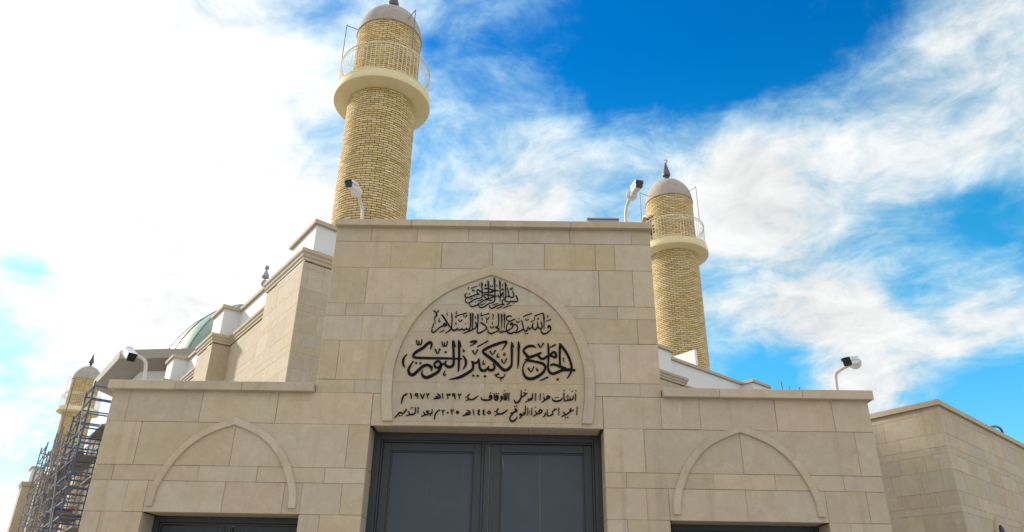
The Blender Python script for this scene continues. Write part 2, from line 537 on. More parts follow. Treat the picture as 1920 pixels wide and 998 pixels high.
# ------------------------------------------------------------------ the gate building
# inscription strokes: x, z, width in 0.1 mm along each pen stroke; triples alone are diamond dots
LETTERS = {
 1: [[-4396,52518,55,-4344,52004,142,-4283,51307,134,-4271,50706,119,-4368,50451,103,-4976,50304,103,-5469,49976,119,-5840,49764,111,-6142,49920,95,-6203,50171,79,-6038,50449,55],[-4364,52448,71,-4223,52076,40],[-3665,52764,55,-3598,52249,150,-3556,51550,126,-3549,50624,103,-3558,50211,103,-3459,50143,79],[-3631,52647,71,-3478,52241,40],[-2968,53081,55,-2879,52494,166,-2804,51561,134,-2767,50636,119,-2795,50107,111,-2979,49876,103,-3438,49732,103,-3767,49476,111,-4055,49276,126,-4390,49239,126,-4605,49395,95,-4621,49600,55],[-2914,53011,79,-2761,52552,40],[-2296,52737,55,-2233,52222,150,-2170,51338,111,-2145,50645,95,-2169,50002,40],[-2251,52644,63,-2114,52262,40],[-1629,52512,55,-1560,52045,158,-1525,51348,126,-1536,50424,103,-1643,50469,95,-1816,50650,95,-1824,51019,95,-1765,51252,55],[-1576,52419,63,-1419,52001,40],[-2423,50918,55,-2331,50643,95,-2172,50507,103,-2050,50739,95,-1930,51064,87,-1828,51251,63],[-1351,51815,47,-1237,51352,103,-1160,50867,119,-1223,50636,95,-1435,50656,71],[-1160,50844,103,-990,50593,111,-757,50542,119,-578,50761,119,-639,51129,103,-749,51359,103],[-1052,51727,59,-1007,51574,59,-901,51575,59,-883,51752,59,-850,51576,59,-752,51591,59,-726,51825,59],[-339,50857,71,-229,50582,134,-132,50262,126,-201,50041,119,-369,50006,95,-518,50118,63],[-369,50006,95,-622,50002,95,-646,50208,47],[-622,50002,95,-875,50012,95,-942,50227,47],[-875,49999,103,-1211,49971,111,-1466,50058,119,-1638,50239,103,-1807,50246,103,-1920,50029,103,-1890,49801,95,-1668,49644,126],[-1647,49654,111,-2172,49591,103,-2670,49356,119,-3001,49147,126,-3233,49189,111,-3365,49391,87,-3382,49527,40],[-576,49775,119],[-3033,49533,71,-2345,49794,71],[-2538,49108,71,-1873,49391,71],[-1785,49188,71,-1327,49413,71,-804,49543,71],[-1415,49625,63,-998,49814,63],[-3980,50872,87,-3300,50803,126,-2874,50680,174,-2493,50686,79],[-2787,50613,87,-3290,50444,111,-3707,50254,111,-4206,50018,111,-4616,49691,111,-4944,49459,119,-5359,49316,126,-5617,49448,111,-5702,49675,55],[-3916,50873,95,-4081,50709,95,-3883,50481,111,-3601,50233,95],[-4025,51613,142,-3665,51650,134,-3365,51576,111,-3108,51487,119,-2765,51376,158,-2319,51382,55],[-2764,51339,95,-3313,51228,95,-3734,51130,103,-4157,51091,111,-4502,51257,111,-4722,51486,111,-4887,51344,95,-4834,51067,111,-4616,50885,126,-4869,50858,103,-5163,50785,103,-5619,50547,119,-6038,50449,119,-6257,50630,103,-6233,50861,79,-6042,51049,40],[-5934,51514,87,-5898,51654,55,-5818,51795,32],[-5587,51650,71,-4886,51912,71],[-5444,51484,59,-5385,51281,59,-5338,51477,59,-5287,51269,59],[-5177,51386,142],[-5769,50914,174],[-5129,50573,111],[-4860,50605,111],[-5712,50224,63,-5317,50391,63],[-4978,49924,166],[-4762,50009,63,-4130,50294,63],[-4463,49520,59,-3860,49771,59],[-3761,49956,134],[-3348,50260,51,-3300,50068,51,-3241,50215,51,-3216,50055,51],[-3104,50148,126],[-4675,51952,87,-4657,52046,63,-4588,52281,32],[-3875,52245,63,-3995,52009,63,-3887,51941,63,-3804,52012,63,-3886,52198,63],[-3379,52042,87,-3211,51844,47,-3046,52047,79],[-2609,51913,79,-2603,52030,63,-2552,52208,32],[-1928,51937,79,-1910,52064,63,-1841,52252,32],[-3351,51080,51,-3013,51150,51],[-2002,51434,63,-1963,51597,63,-1837,51645,63,-1769,51460,63],[-1876,51482,95]],
 2: [[-9797,48778,151,-9563,48557,106,-9440,48322,91,-9398,48150,166,-9561,48062,113,-9607,47782,83,-9518,47165,45],[-9216,48787,136,-9412,48516,91,-9486,48278,91],[-9669,47226,30,-9742,46928,98,-9846,46502,91,-9834,46186,121,-9629,46063,136,-9366,46298,121,-9030,46642,121,-8685,46859,128,-8290,46886,136,-8212,47057,121,-8446,47202,136,-8584,47030,106,-8607,46881,98],[-8416,47011,128],[-8868,48309,98,-8631,48011,174,-8284,47503,166,-7936,46955,143,-7712,46619,113,-7863,46321,128,-8320,45998,38],[-7720,48541,38,-7648,48155,136,-7606,47342,113,-7605,46705,121,-7512,46419,151,-7272,46372,159,-7060,46502,128,-6923,46694,60],[-6962,46525,113,-6799,46422,143,-6563,46467,136,-6375,46690,53],[-6407,46512,113,-6245,46430,143,-6011,46518,136,-5881,46731,53],[-5932,46519,113,-5693,46502,151,-5503,46695,128,-5471,47162,121,-5505,48015,143,-5600,48595,45],[-5528,48488,53,-5429,48210,30],[-5331,48577,45,-5261,48105,136,-5233,47378,113,-5227,46530,83],[-5236,48492,53,-5149,48201,30],[-4936,47425,98,-4798,47129,136,-4803,46832,121,-4985,46609,121,-5490,46357,136,-5954,46118,106,-6325,46020,30],[-4723,48457,45,-4653,48071,143,-4628,47387,113,-4650,46665,106,-4674,46243,113,-4529,46043,143,-4256,46165,136,-3869,46423,121,-3608,46681,113,-3727,46933,136,-4135,47267,159,-4360,47434,53],[-4624,48372,53,-4546,48094,30],[-7140,48723,30,-7197,48506,76,-7172,48386,91,-7063,48456,38],[-7268,48075,53,-7217,48097,91,-6570,48343,91,-5946,48525,106],[-7227,48054,83,-7155,47871,83],[-6326,48261,106,-6127,47997,45,-5918,48254,106],[-6878,47674,113,-6668,47433,53,-6453,47710,106],[-7125,47435,30,-7184,47178,83,-7077,47087,76],[-6060,47195,113],[-8267,48524,68,-8130,48126,38],[-9036,47898,30,-9123,47554,76,-9054,47397,113,-8921,47502,45],[-8957,46064,53,-8462,46418,98],[-8473,46405,113],[-4269,48636,30,-4341,48398,83,-4201,48284,53],[-4384,48152,76,-3851,48341,83,-3369,48507,106],[-4924,48161,30,-4975,47938,91,-4873,47862,53],[-4140,48014,30,-4179,47757,83,-4089,47673,83],[-3741,47999,106,-3555,47779,68,-3355,48056,106],[-3555,47779,68,-3665,47487,68,-3580,47326,83],[-3601,47352,91],[-2362,48600,38,-2285,48235,143,-2266,47423,106,-2294,46955,98,-2569,46832,159,-2467,46740,166,-2187,46618,136,-2300,46396,113,-2690,46188,113,-3081,46023,143,-3361,46136,121,-3446,46345,83,-3485,46598,38],[-2304,48515,53,-2213,48215,30],[-2013,48562,45,-1936,48155,143,-1912,47428,106,-1910,46656,45],[-1970,48455,53,-1817,48178,30],[-1693,48589,45,-1618,48202,136,-1586,47433,106,-1586,46661,45],[-1640,48503,53,-1487,48239,30],[-747,48143,45,-1027,48233,136,-1297,48121,136,-1388,47906,98,-1257,47685,113,-976,47570,113,-700,47702,136,-336,47900,38],[-936,47579,98,-1248,47225,91,-1359,46799,76,-1333,46462,106,-1149,46170,159,-832,46082,174,-518,46221,136,-162,46218,159,231,46401,136,564,46693,98,508,47167,121,335,47726,83],[-929,47145,136,-734,47339,166,-619,47107,136,-685,46809,113,-998,46551,113,-1468,46333,121,-2135,46092,30],[-850,47146,196],[-632,47171,98,-294,47155,113,-93,46945,98,-89,46649,106,-283,46372,113],[-2218,46280,60,-1700,46422,60],[544,46659,121,744,46442,136,942,46412,136,1067,46667,106,1010,46899,38],[826,46094,174],[1063,46119,174],[1167,47049,30,1217,46754,106,1316,46620,106,1501,46842,83,1658,47269,91,1697,47440,38],[1642,47184,106,1660,46845,113,1858,46594,143,2088,46716,128,2214,47107,121,2185,47596,53],[2214,47107,106,2325,46855,128,2563,46689,143,2721,46945,121,2662,47284,121,2555,47589,68],[2804,48647,98,2911,48270,159,2941,47501,121,2938,46602,38],[1806,48245,91,2324,48468,83,2824,48648,83],[1430,47534,60,1688,47695,60,1906,47848,60],[1826,48018,174],[2165,48002,68,2245,47841,68,2304,47961,68,2404,47920,68],[2324,47919,98],[3355,46828,128,3467,47105,159,3633,47002,136,3690,46706,128,3550,46451,121,3233,46194,136,2878,46075,159,2661,46261,113,2594,46614,60],[3434,46893,227],[3199,47654,83,3749,47863,83],[3370,48428,38,3353,48256,83,3440,48128,60],[510,48157,60,1007,48392,91,1525,48585,113],[811,47896,98,980,47676,45,1162,47901,106],[-261,47623,106,-78,47362,53,105,47620,106],[54,47927,143],[-2999,48491,57,-2884,48226,76,-2938,48011,57,-2923,47776,98],[-2944,47498,38,-2989,47284,83,-2915,47179,53],[-3205,46907,106,-3000,46682,53,-2809,46934,106]],
 3: [[-11502,45141,105,-11442,44692,126,-11243,44569,126,-11235,45070,73,-11166,44639,115,-10960,44642,126,-10906,45207,105],[-9867,44057,84,-9762,44545,220,-9920,44888,272,-10246,44710,303,-10702,44216,314,-11376,43766,303,-11716,43375,251,-11651,43081,241,-11053,43017,251,-9433,43002,241,-7816,43004,220,-6240,42960,115],[-12463,43465,73,-12753,43019,199,-12841,42567,230,-12756,42175,199,-12568,41842,52],[-11664,42669,94,-11996,42075,209,-12158,41598,241,-11991,41156,303,-11634,41034,324,-11231,41362,314,-10809,41841,303,-10348,42156,293,-9918,42151,303,-9622,41887,282,-9563,41470,42],[-10592,41649,52,-10628,41149,199,-10365,40821,293,-9988,40761,324,-9419,41045,314,-8906,41386,293,-8612,41847,251,-8584,42294,241,-8734,42573,241,-9035,42653,230,-9296,42340,220,-9210,41994,230,-8857,41927,251,-8579,42211,220,-8214,42401,220,-7973,42725,115],[-8157,42357,188,-7873,42070,282,-7495,42020,293,-7188,42316,251,-7182,42934,241,-7260,43954,251,-7341,44812,251,-7371,45186,73],[-7283,45072,157,-7018,44329,52],[-6735,45224,73,-6680,44764,262,-6621,43964,251,-6590,42831,230,-6574,41822,188,-6647,41442,42],[-6641,45081,157,-6379,44356,52],[-11360,42421,303],[-10875,42400,303],[-8137,43741,314],[-9337,44082,188,-9034,43546,84,-8788,44148,167],[-8620,45011,105,-8524,44564,126,-8338,44441,126,-8328,44941,73,-8264,44482,115,-8060,44525,126,-7993,45090,105],[-8073,41604,42,-8212,41213,136,-8127,41032,157,-7959,41178,52],[-6154,44170,42,-6176,43942,115,-6084,43829,126,-5983,43985,52],[-6190,43402,105,-5871,42898,230,-5787,42449,241,-5915,42055,188,-6099,41729,42],[-5167,42767,136,-4987,42293,241,-5021,41790,262,-5486,41393,282,-6214,40939,303,-6790,40721,230,-7633,40554,42],[-5153,42683,209,-4834,42508,220,-4542,42608,209,-4343,43062,105],[-4338,42921,157,-4275,42192,241,-4109,41748,272,-3731,41631,272,-3391,41870,220,-3223,42180,115],[-3337,41871,241,-3038,41697,282,-2719,41769,262,-2578,42106,220,-2765,42495,157],[-1843,44036,42,-1623,44353,115,-1335,44902,188,-1366,45086,230,-1934,44951,282,-2903,44580,282,-3731,44133,282,-3920,43805,251,-3519,43431,303,-2858,42943,335,-2308,42474,324,-1868,41994,303,-1434,41722,314,-1009,41895,293,-712,42358,230,-683,43202,220,-701,44339,251,-751,45055,94],[-667,44941,146,-447,44371,52],[21,45153,73,65,44636,241,68,43496,209,34,42369,167,-25,41949,42],[110,44953,126,247,44382,42],[-4912,41042,324],[-4431,41022,324],[-3614,40990,335],[-4593,44440,136,-3996,44776,115,-3367,45188,105],[-5428,44967,188,-4932,45090,220,-4723,45035,188,-5017,44760,136,-5464,44513,52],[-5096,43987,199,-4819,43524,84,-4527,44121,157],[-3146,43959,199,-2847,43526,84,-2521,44065,157],[-1847,42987,188,-1557,42502,84,-1257,43097,157],[-2188,43735,42,-2341,43358,136,-2230,43224,146,-2061,43379,52],[-1529,43767,73,-1632,43527,73,-1496,43444,73,-1406,43559,73,-1518,43756,73],[-3815,42884,42,-3904,42489,126,-3797,42356,136,-3651,42493,52],[-2586,41216,73,-2381,41097,73,-2012,41307,73],[-2431,40969,73,-2002,40882,73,-1710,40897,73,-1432,41095,73,-1437,41333,73],[-1998,40700,63,-1549,40845,63],[-1838,40686,47,-1832,40411,47],[-2176,41455,52,-2077,41323,52],[-2465,41273,63,-2224,41249,63],[2049,44409,42,1653,44615,230,1165,44567,261,744,44292,230,628,43988,199,902,43595,272,1227,43288,303,1766,43438,272,2250,43643,251,2672,43865,126],[2294,43531,230,2520,43183,241,2843,43109,241,3221,43364,241,3599,43539,220,3914,43896,230,4195,43854,241,4260,43334,241,3921,43386,220,3653,43540,188],[1227,43288,293,1079,42947,314,1553,42842,241,2359,42686,261,2895,42469,272,3066,42109,241,2840,41576,272,2253,41069,293,1562,40783,303,977,40884,282,664,41321,199,557,41931,136,696,42492,126,908,42804,146],[756,42971,105,1149,42993,105],[3352,45002,63,3415,44573,199,3437,43548,199,3389,42645,188,3375,41974,209,3587,41521,272,3959,41410,282,4441,41590,272,4924,41819,293,5566,41885,324,6047,41870,251,6409,41820,209],[3634,42341,167,3914,42485,220,4235,42423,241,4769,42218,282,5354,41976,303],[4710,45005,105,4714,44421,251,4688,43567,220,4696,42890,209,4717,42413,209],[4720,44908,188,5119,44370,261,5542,43693,251,5851,42907,230,5999,42181,220,5936,41679,199,5715,41232,157,5459,40853,42],[4432,40744,324],[2260,44899,199,2548,44434,84,2858,45006,157],[3621,44473,94,4247,44826,178],[5105,43290,115,5161,42717,42],[2477,40588,105,3387,41020,146],[1160,42052,199,1478,41572,84,1797,42190,157],[2134,42122,42,2103,41843,115,2199,41722,146,2316,41874,42]],
 4: [[-12628,37731,54,-12595,38132,141,-12517,38525,152,-12315,38752,152,-12051,38880,109],[-11772,38974,76,-11658,38762,130,-11570,38327,65],[-11025,38896,109,-11173,38882,109,-11188,38714,109,-11047,38660,109,-10945,38773,109],[-11001,38941,109,-10941,38717,120,-10881,38337,65],[-10639,38936,109,-10381,38378,120,-10201,38965,87],[-9982,38968,76,-9860,38779,120,-9652,38962,98],[-9897,38846,109,-9765,38332,65],[-9164,38352,120,-8894,38401,120,-8450,38486,120,-8562,38810,120,-8815,38907,87],[-8634,38640,98,-8905,38591,98,-8883,38401,98],[-8244,38995,98,-8125,38357,65],[-7775,38963,109,-7611,38757,109,-7488,38928,109,-7448,38782,109,-7309,38953,76],[-7688,38868,109,-7577,38338,65],[-6942,38975,109,-7087,38917,109,-7080,38765,109,-6941,38723,109,-6848,38836,109],[-6898,38976,109,-6856,38780,109,-6769,38350,65],[-6504,38982,76,-6369,38799,120,-6141,38971,87],[-6428,38899,109,-6299,38357,65],[-5646,38183,54,-5282,38339,120,-4953,38322,130,-4711,38421,141,-4270,38792,43],[-5254,38329,109,-5458,38633,109,-5278,38916,109],[-5632,38602,163],[-5279,38945,152],[-3953,38628,76,-3861,38350,130,-3422,38290,152],[-3550,38299,141,-3413,38290,141,-3005,38352,152,-2783,38618,130,-2920,38829,152,-3069,38670,130,-2846,38516,130],[-2972,39092,163],[-2544,39082,98,-2516,38454,98],[-2526,38410,130,-2229,38319,141,-2099,38601,130,-2252,38839,141,-2402,38680,120,-2163,38544,130],[-2285,39058,141],[-2094,39061,141],[-1621,38748,141,-1800,38689,141,-1670,38495,141,-1602,38636,141,-1695,38383,141,-1935,38156,43],[-1317,39135,65,-1305,38529,109,-1410,38332,130],[-1131,39160,65,-1152,38531,109,-1300,38317,109],[-1503,39115,65,-1411,38416,98],[-1426,39381,152],[-933,39163,98,-928,38267,76],[396,39465,65,414,38835,130,325,38442,141,56,38092,163,-216,38099,141,-374,38404,65],[404,38723,120,660,38783,120,1057,39137,76],[689,39233,109,866,39056,109,1095,39194,65],[873,39518,141],[863,38127,54,1265,38356,120,1132,38538,87],[1265,38356,120,1591,38506,141,1665,39147,76],[2005,39152,98,1980,38311,76],[2509,39137,98,2487,38375,76],[2645,38132,54,2956,38382,120,2864,38789,76],[2865,39069,141],[2956,38382,120,3339,38589,141,3558,38727,120,3330,38880,120,3208,38643,120],[3820,38608,76,3916,38358,130,4308,38291,152,4757,38426,141,4902,38691,54],[4220,38726,152],[4460,38729,152],[5101,39233,98,5127,38393,98,5482,38426,98,5513,38662,65],[5116,39515,152],[5455,38426,120,5739,38458,120,5798,38722,65],[5739,38442,120,6068,38558,120,6103,38951,65],[5518,38942,163],[5417,38772,141],[5636,38775,141],[6020,39439,141],[1433,38560,185],[6376,39196,109,6343,38367,76],[6405,39501,152]],
 5: [[-13260,36178,54,-12952,36511,130,-12747,36789,130,-12413,36684,130,-12210,36863,130,-12015,37142,130],[-12067,37113,196],[-12717,36416,174],[-12449,36448,174],[-12067,36415,65,-11646,36586,120,-11848,36951,76],[-11645,36570,120,-11321,36591,141,-11063,36771,120,-11086,37388,76],[-11574,37287,152],[-11361,37345,152],[-10787,37393,87,-10755,36710,87],[-10408,36397,65,-10018,36556,120,-10173,36922,65],[-10018,36556,120,-9646,36672,120,-9838,36955,120,-9557,36970,120],[-9646,36672,120,-9270,36732,120,-9252,37212,65],[-9402,36494,163],[-8925,36048,43,-8889,36530,130,-8746,36850,130,-8395,37153,109],[-8177,37157,76,-8074,36971,109,-7884,37161,87],[-8134,37064,109,-8008,36560,65],[-7525,36853,250],[-7203,37227,76,-7101,37041,109,-6876,37210,87],[-7161,37150,109,-7020,36630,65],[-6505,37061,98,-6610,36883,98,-6463,36754,98,-6328,36877,98,-6505,37061,98],[-5900,36537,98,-5536,36625,120,-5097,36742,120,-5200,37026,120,-5449,37133,87],[-5248,36860,98,-5544,36812,98,-5526,36647,98],[-4812,37236,98,-4662,36584,65],[-4051,37220,98,-4275,37085,98,-4096,36961,98,-4265,36810,98,-4030,36621,98],[-3536,37228,98,-3732,37093,98,-3554,36969,98,-3723,36818,98,-3468,36630,98],[-3050,37114,98,-3213,36936,98,-3068,36784,98,-2898,36924,98,-3050,37114,98],[-2439,36574,54,-2039,36789,120,-1714,36794,141,-1393,36964,141,-1008,37284,43],[-2028,36789,109,-2235,37072,109,-2053,37378,109],[-2425,37069,163],[-2081,37405,152],[-264,37643,152],[-74,37685,152],[-31,37299,130,-195,37351,130,-204,37213,130,-30,37188,130,-93,37050,130],[-67,37105,120,-525,36933,120,-730,36864,120],[-416,36907,120,-776,36436,120,-717,36109,152,-456,36021,163,-136,36227,130,6,36530,43],[214,36331,54,465,36564,120,386,36837,120,290,36726,120,463,36729,120,841,36833,120,882,37755,65],[1161,37521,87,1129,36673,65],[1342,37237,43,1345,36797,43],[1596,37528,87,1578,36653,65],[1741,36600,54,2086,36825,120,1966,37219,65],[1965,37589,141],[2086,36825,120,2573,36970,120,2682,37203,120,2454,37320,120,2335,37021,120],[2767,36501,43,3006,36713,109,3061,37016,76],[3274,37388,65,3266,36772,98,3492,36655,98,3872,36836,98,3809,37110,98,4027,37278,98,4327,37460,54],[4018,37499,98,4109,37324,98],[4524,37573,87,4509,36725,65],[4767,36620,54,5169,36790,120,5001,37156,65],[5169,36790,120,5441,36904,120,5716,37128,120,6170,37378,65],[5886,37539,109,5709,37348,109,5879,37186,109],[5235,36490,163],[678,36952,185],[3688,36789,163],[5468,36532,163],[6508,37714,76,6456,36810,65]],
}

FY = 8.0
PX0, PX1 = -2.225, 1.580           # pier
WX0, WX1 = -4.446, 3.820           # whole front
GX0, GX1, GZ = -1.583, 0.932, 3.535     # gate opening
LX0, LX1 = -3.835, -2.225
RX0, RX1 = 1.578, 3.191
SZ = 2.607                         # side opening height
LEVELS = [5.965, 5.771, 5.421, 4.960, 4.806, 4.503, 4.043, 3.892, 3.541, 3.080, 2.921, 2.607, 2.30, 2.145, 1.68, 1.37, 1.21, 0.75, 0.45, 0.05]
JOINTS = {0: [-1.80, -1.24, -.62, -.01, .61, 1.35], 1: [-1.54, -.93, -.32, .30, .91, 1.14], 2: [-1.79, -.3, .94, 1.34],
          3: [-2.0, -1.57, -.6, .3, 1.14], 4: [-1.79, -.9, 0, 1.36], 5: [-2.02, -.8, 0.3, 1.14], 6: [-1.80, -.5, .6, 1.35],
          7: [-4.25, -3.45, -2.62, -1.583, -.6, .3, .932, 1.56, 1.98, 2.80, 3.42], 8: [-4.05, -3.03, -1.81, 1.36, 2.385, 3.61],
          9: [-4.24, -3.34, -2.72, -2.01, 1.15, 2.06, 2.70, 3.41], 10: [-4.05, -3.84, -3.03, -2.41, -2.225, -1.81, 1.35, 1.578, 2.375, 3.195, 3.62],
          11: [-4.26, -2.01, 1.14, 3.40]}
TANS = {(1, 1), (1, 4), (1, 5)}
GREYS = {(1, 3), (0, 5)}


def clip_poly(poly, axis, lim, keep_greater):
    out = []
    for k in range(len(poly)):
        a, b = poly[k], poly[(k + 1) % len(poly)]
        ia = (a[axis] >= lim) == keep_greater
        ib = (b[axis] >= lim) == keep_greater
        if ia:
            out.append(a)
        if ia != ib:
            t = (lim - a[axis]) / (b[axis] - a[axis])
            out.append((a[0] + (b[0] - a[0]) * t, a[1] + (b[1] - a[1]) * t))
    return out


def spline(pts, n=6):
    out = []
    for k in range(len(pts) - 1):
        p0, p1, p2, p3 = pts[max(k - 1, 0)], pts[k], pts[k + 1], pts[min(k + 2, len(pts) - 1)]
        for s in range(n):
            t = s / n
            out.append(tuple(0.5 * (2 * b + (c - a) * t + (2 * a - 5 * b + 4 * c - d) * t * t + (3 * b - a - 3 * c + d) * t ** 3) for a, b, c, d in zip(p0, p1, p2, p3)))
    out.append(tuple(pts[-1]))
    return out


def arch_line(half_pts, cx):
    r = spline(half_pts, 6)                               # right half from foot to apex
    right = [(cx + x, z) for x, z in r]
    left = [(cx - x, z) for x, z in reversed(r)][1:]
    return right + left                                   # right foot -> apex -> left foot


def offset_arch(line, d, cx, apex_extra):
    out = []
    n = len(line)
    mid = n // 2
    for k, p in enumerate(line):
        a, b = line[max(k - 1, 0)], line[min(k + 1, n - 1)]
        tx, tz = b[0] - a[0], b[1] - a[1]
        L = math.hypot(tx, tz)
        nx, nz = tz / L, -tx / L
        q = (p[0] + nx * d, p[1] + nz * d)
        if k in (0, n - 1):
            q = (p[0] + math.copysign(d, p[0] - cx), p[1])
        if k == mid:
            q = (cx, p[1] + d * apex_extra)
        out.append(q)
    return out


C_ARCH = [(1.02, 3.585), (1.05, 3.8), (1.06, 4.0), (1.055, 4.2), (1.01, 4.4), (.95, 4.57), (.85, 4.765), (.69, 4.96), (.5, 5.11), (.25, 5.235), (0, 5.335)]
S_ARCH = [(.70, 2.665), (.69, 2.8), (.645, 2.95), (.555, 3.13), (.445, 3.27), (.31, 3.38), (.15, 3.46), (0, 3.515)]


def arch_band(half, cx, d, proud, parent, label=None):
    inn = arch_line(half, cx)
    outl = offset_arch(inn, d, cx, 1.12)
    m = MB()
    n = len(inn)
    yf, yb = FY - proud, FY + 0.002
    ch = 0.006
    inn2 = offset_arch(inn, ch, cx, 1.1)
    out2 = offset_arch(inn, d - ch, cx, 1.12)
    cuts = {n // 2, n // 4, 3 * n // 4, n // 8, 7 * n // 8}
    start = 0
    for k in range(1, n):
        if k in cuts or k == n - 1:
            c = stone_colour(0.0)
            rows = []
            for j in range(start, k + 1):
                rows.append([(inn[j][0], yb, inn[j][1]), (inn[j][0], yf + ch, inn[j][1]), (inn2[j][0], yf, inn2[j][1]),
                             (out2[j][0], yf, out2[j][1]), (outl[j][0], yf + ch, outl[j][1]), (outl[j][0], yb, outl[j][1])])
            m.grid(rows, c=c)
            m.face(rows[0], c)
            m.face(list(reversed(rows[-1])), c)
            start = k
    o = m.build('arch_moulding', M_STONE, parent, angle=40)
    if label:
        o["label"] = label
    return inn


def door_set(parent, x0, x1, top, y, name, leaf_gap, frame_w, stile, detail=True):
    """double steel door: frame, two leaves with sunken panels, cover strip"""
    d = bpy.data.objects.new(name, None)
    COL.objects.link(d)
    d.parent = parent
    fr = MB()
    fr.box(x0, x0 + frame_w, y, y + .12, 0.05, top)
    fr.box(x1 - frame_w, x1, y, y + .12, 0.05, top)
    fr.box(x0 + frame_w + .001, x1 - frame_w - .001, y, y + .12, top - frame_w, top)
    # rebate step on the inner edge of the frame
    fr.box(x0 + frame_w + .001, x0 + frame_w + .022, y + .018, y + .12, 0.05, top - frame_w - .001)
    fr.box(x1 - frame_w - .022, x1 - frame_w - .001, y + .018, y + .12, 0.05, top - frame_w - .001)
    fr.box(x0 + frame_w + .023, x1 - frame_w - .023, y + .018, y + .12, top - frame_w - .022, top - frame_w - .001)
    fr.build('door_frame', M_GATEFRAME, d, bevel=.004)
    xm = (x0 + x1) / 2
    yl = y + .035
    zt = top - frame_w - .028
    for s in (-1, 1):
        a, b = (x0 + frame_w + .026, xm - leaf_gap) if s < 0 else (xm + leaf_gap, x1 - frame_w - .026)
        lf = MB()
        lf.box(a, a + stile, yl, yl + .05, 0.07, zt)
        lf.box(b - stile, b, yl, yl + .05, 0.07, zt)
        lf.box(a + stile + .0005, b - stile - .0005, yl, yl + .05, zt - stile, zt)
        lf.box(a + stile + .0005, b - stile - .0005, yl, yl + .05, 0.07, 0.30)
        lf.box(a + stile + .0005, b - stile - .0005, yl, yl + .05, 1.15, 1.25)
        # glazing-bead style trim round the panel
        i0, i1, j0, j1 = a + stile, b - stile, 1.25, zt - stile
        w = .017
        for (p, q, r, t) in ((i0 + .001, i0 + w, j0, j1 - .001), (i1 - w, i1 - .001, j0, j1 - .001), (i0 + w + .001, i1 - w - .001, j1 - w, j1 - .001)):
            lf.box(p, q, yl + .012, yl + .05, r, t)
        leaf = lf.build('door_leaf', M_GATEFRAME, d, bevel=.003)
        pn = MB()
        pn.box(i0 + .002, i1 - .002, yl + .026, yl + .04, 0.30, j1 - .002)
        pn.build('panel', M_GATE, leaf)
    st = MB()
    st.box(xm - .028, xm + .028, y + .006, yl - .001, 0.07, zt - .002)
    st.box(xm - leaf_gap + .002, xm - .03, y + .022, yl + .03, 0.07, zt - .002)
    st.box(xm + .03, xm + leaf_gap - .002, y + .022, yl + .03, 0.07, zt - .002)
    st.build('cover_strip', M_GATEFRAME, d, bevel=.004)
    if detail:
        bo = MB()
        bo.box(xm - .06, xm - .03, y - .004, y + .022, zt - .12, zt + .03)
        bo.tube([(xm - .045, y - .012, zt - .10), (xm - .045, y - .012, zt + .05)], .009)
        bo.build('top_bolt', M_GATEFRAME, d, bevel=.003)
    h = MB()
    h.tube([(xm + .09, y + .01, 1.02), (xm + .09, y - .05, 1.04), (xm + .09, y - .05, 1.28), (xm + .09, y + .01, 1.30)], .012)
    h.build('handle', M_DARKSTEEL, d)
    return d


def ribbon(mb, pts, y0, y1):
    """pen stroke with its own width at each point, cut from sheet of some thickness"""
    P = spline(pts, 5) if len(pts) > 2 else spline([pts[0], tuple((a + b) / 2 for a, b in zip(*pts)), pts[1]], 3)
    L, R = [], []
    n = len(P)
    for k, (x, z, w) in enumerate(P):
        a, b = P[max(k - 1, 0)], P[min(k + 1, n - 1)]
        tx, tz = b[0] - a[0], b[1] - a[1]
        l = math.hypot(tx, tz) or 1e-6
        nx, nz = -tz / l, tx / l
        w = max(w, .003)
        L.append((x + nx * w / 2, z + nz * w / 2))
        R.append((x - nx * w / 2, z - nz * w / 2))
    rows = [[(l[0], y1, l[1]), (l[0], y0, l[1]), (r[0], y0, r[1]), (r[0], y1, r[1])] for l, r in zip(L, R)]
    mb.grid(rows)
    mb.face(rows[0])
    mb.face(list(reversed(rows[-1])))


def diamond(mb, x, z, s, y0, y1):
    q = [(x - s / 2, z - s * .05), (x + s * .05, z - s / 2), (x + s / 2, z + s * .05), (x - s * .05, z + s / 2)]
    mb.hexa([(a, y0, b) for a, b in q] + [(a, y1, b) for a, b in q])


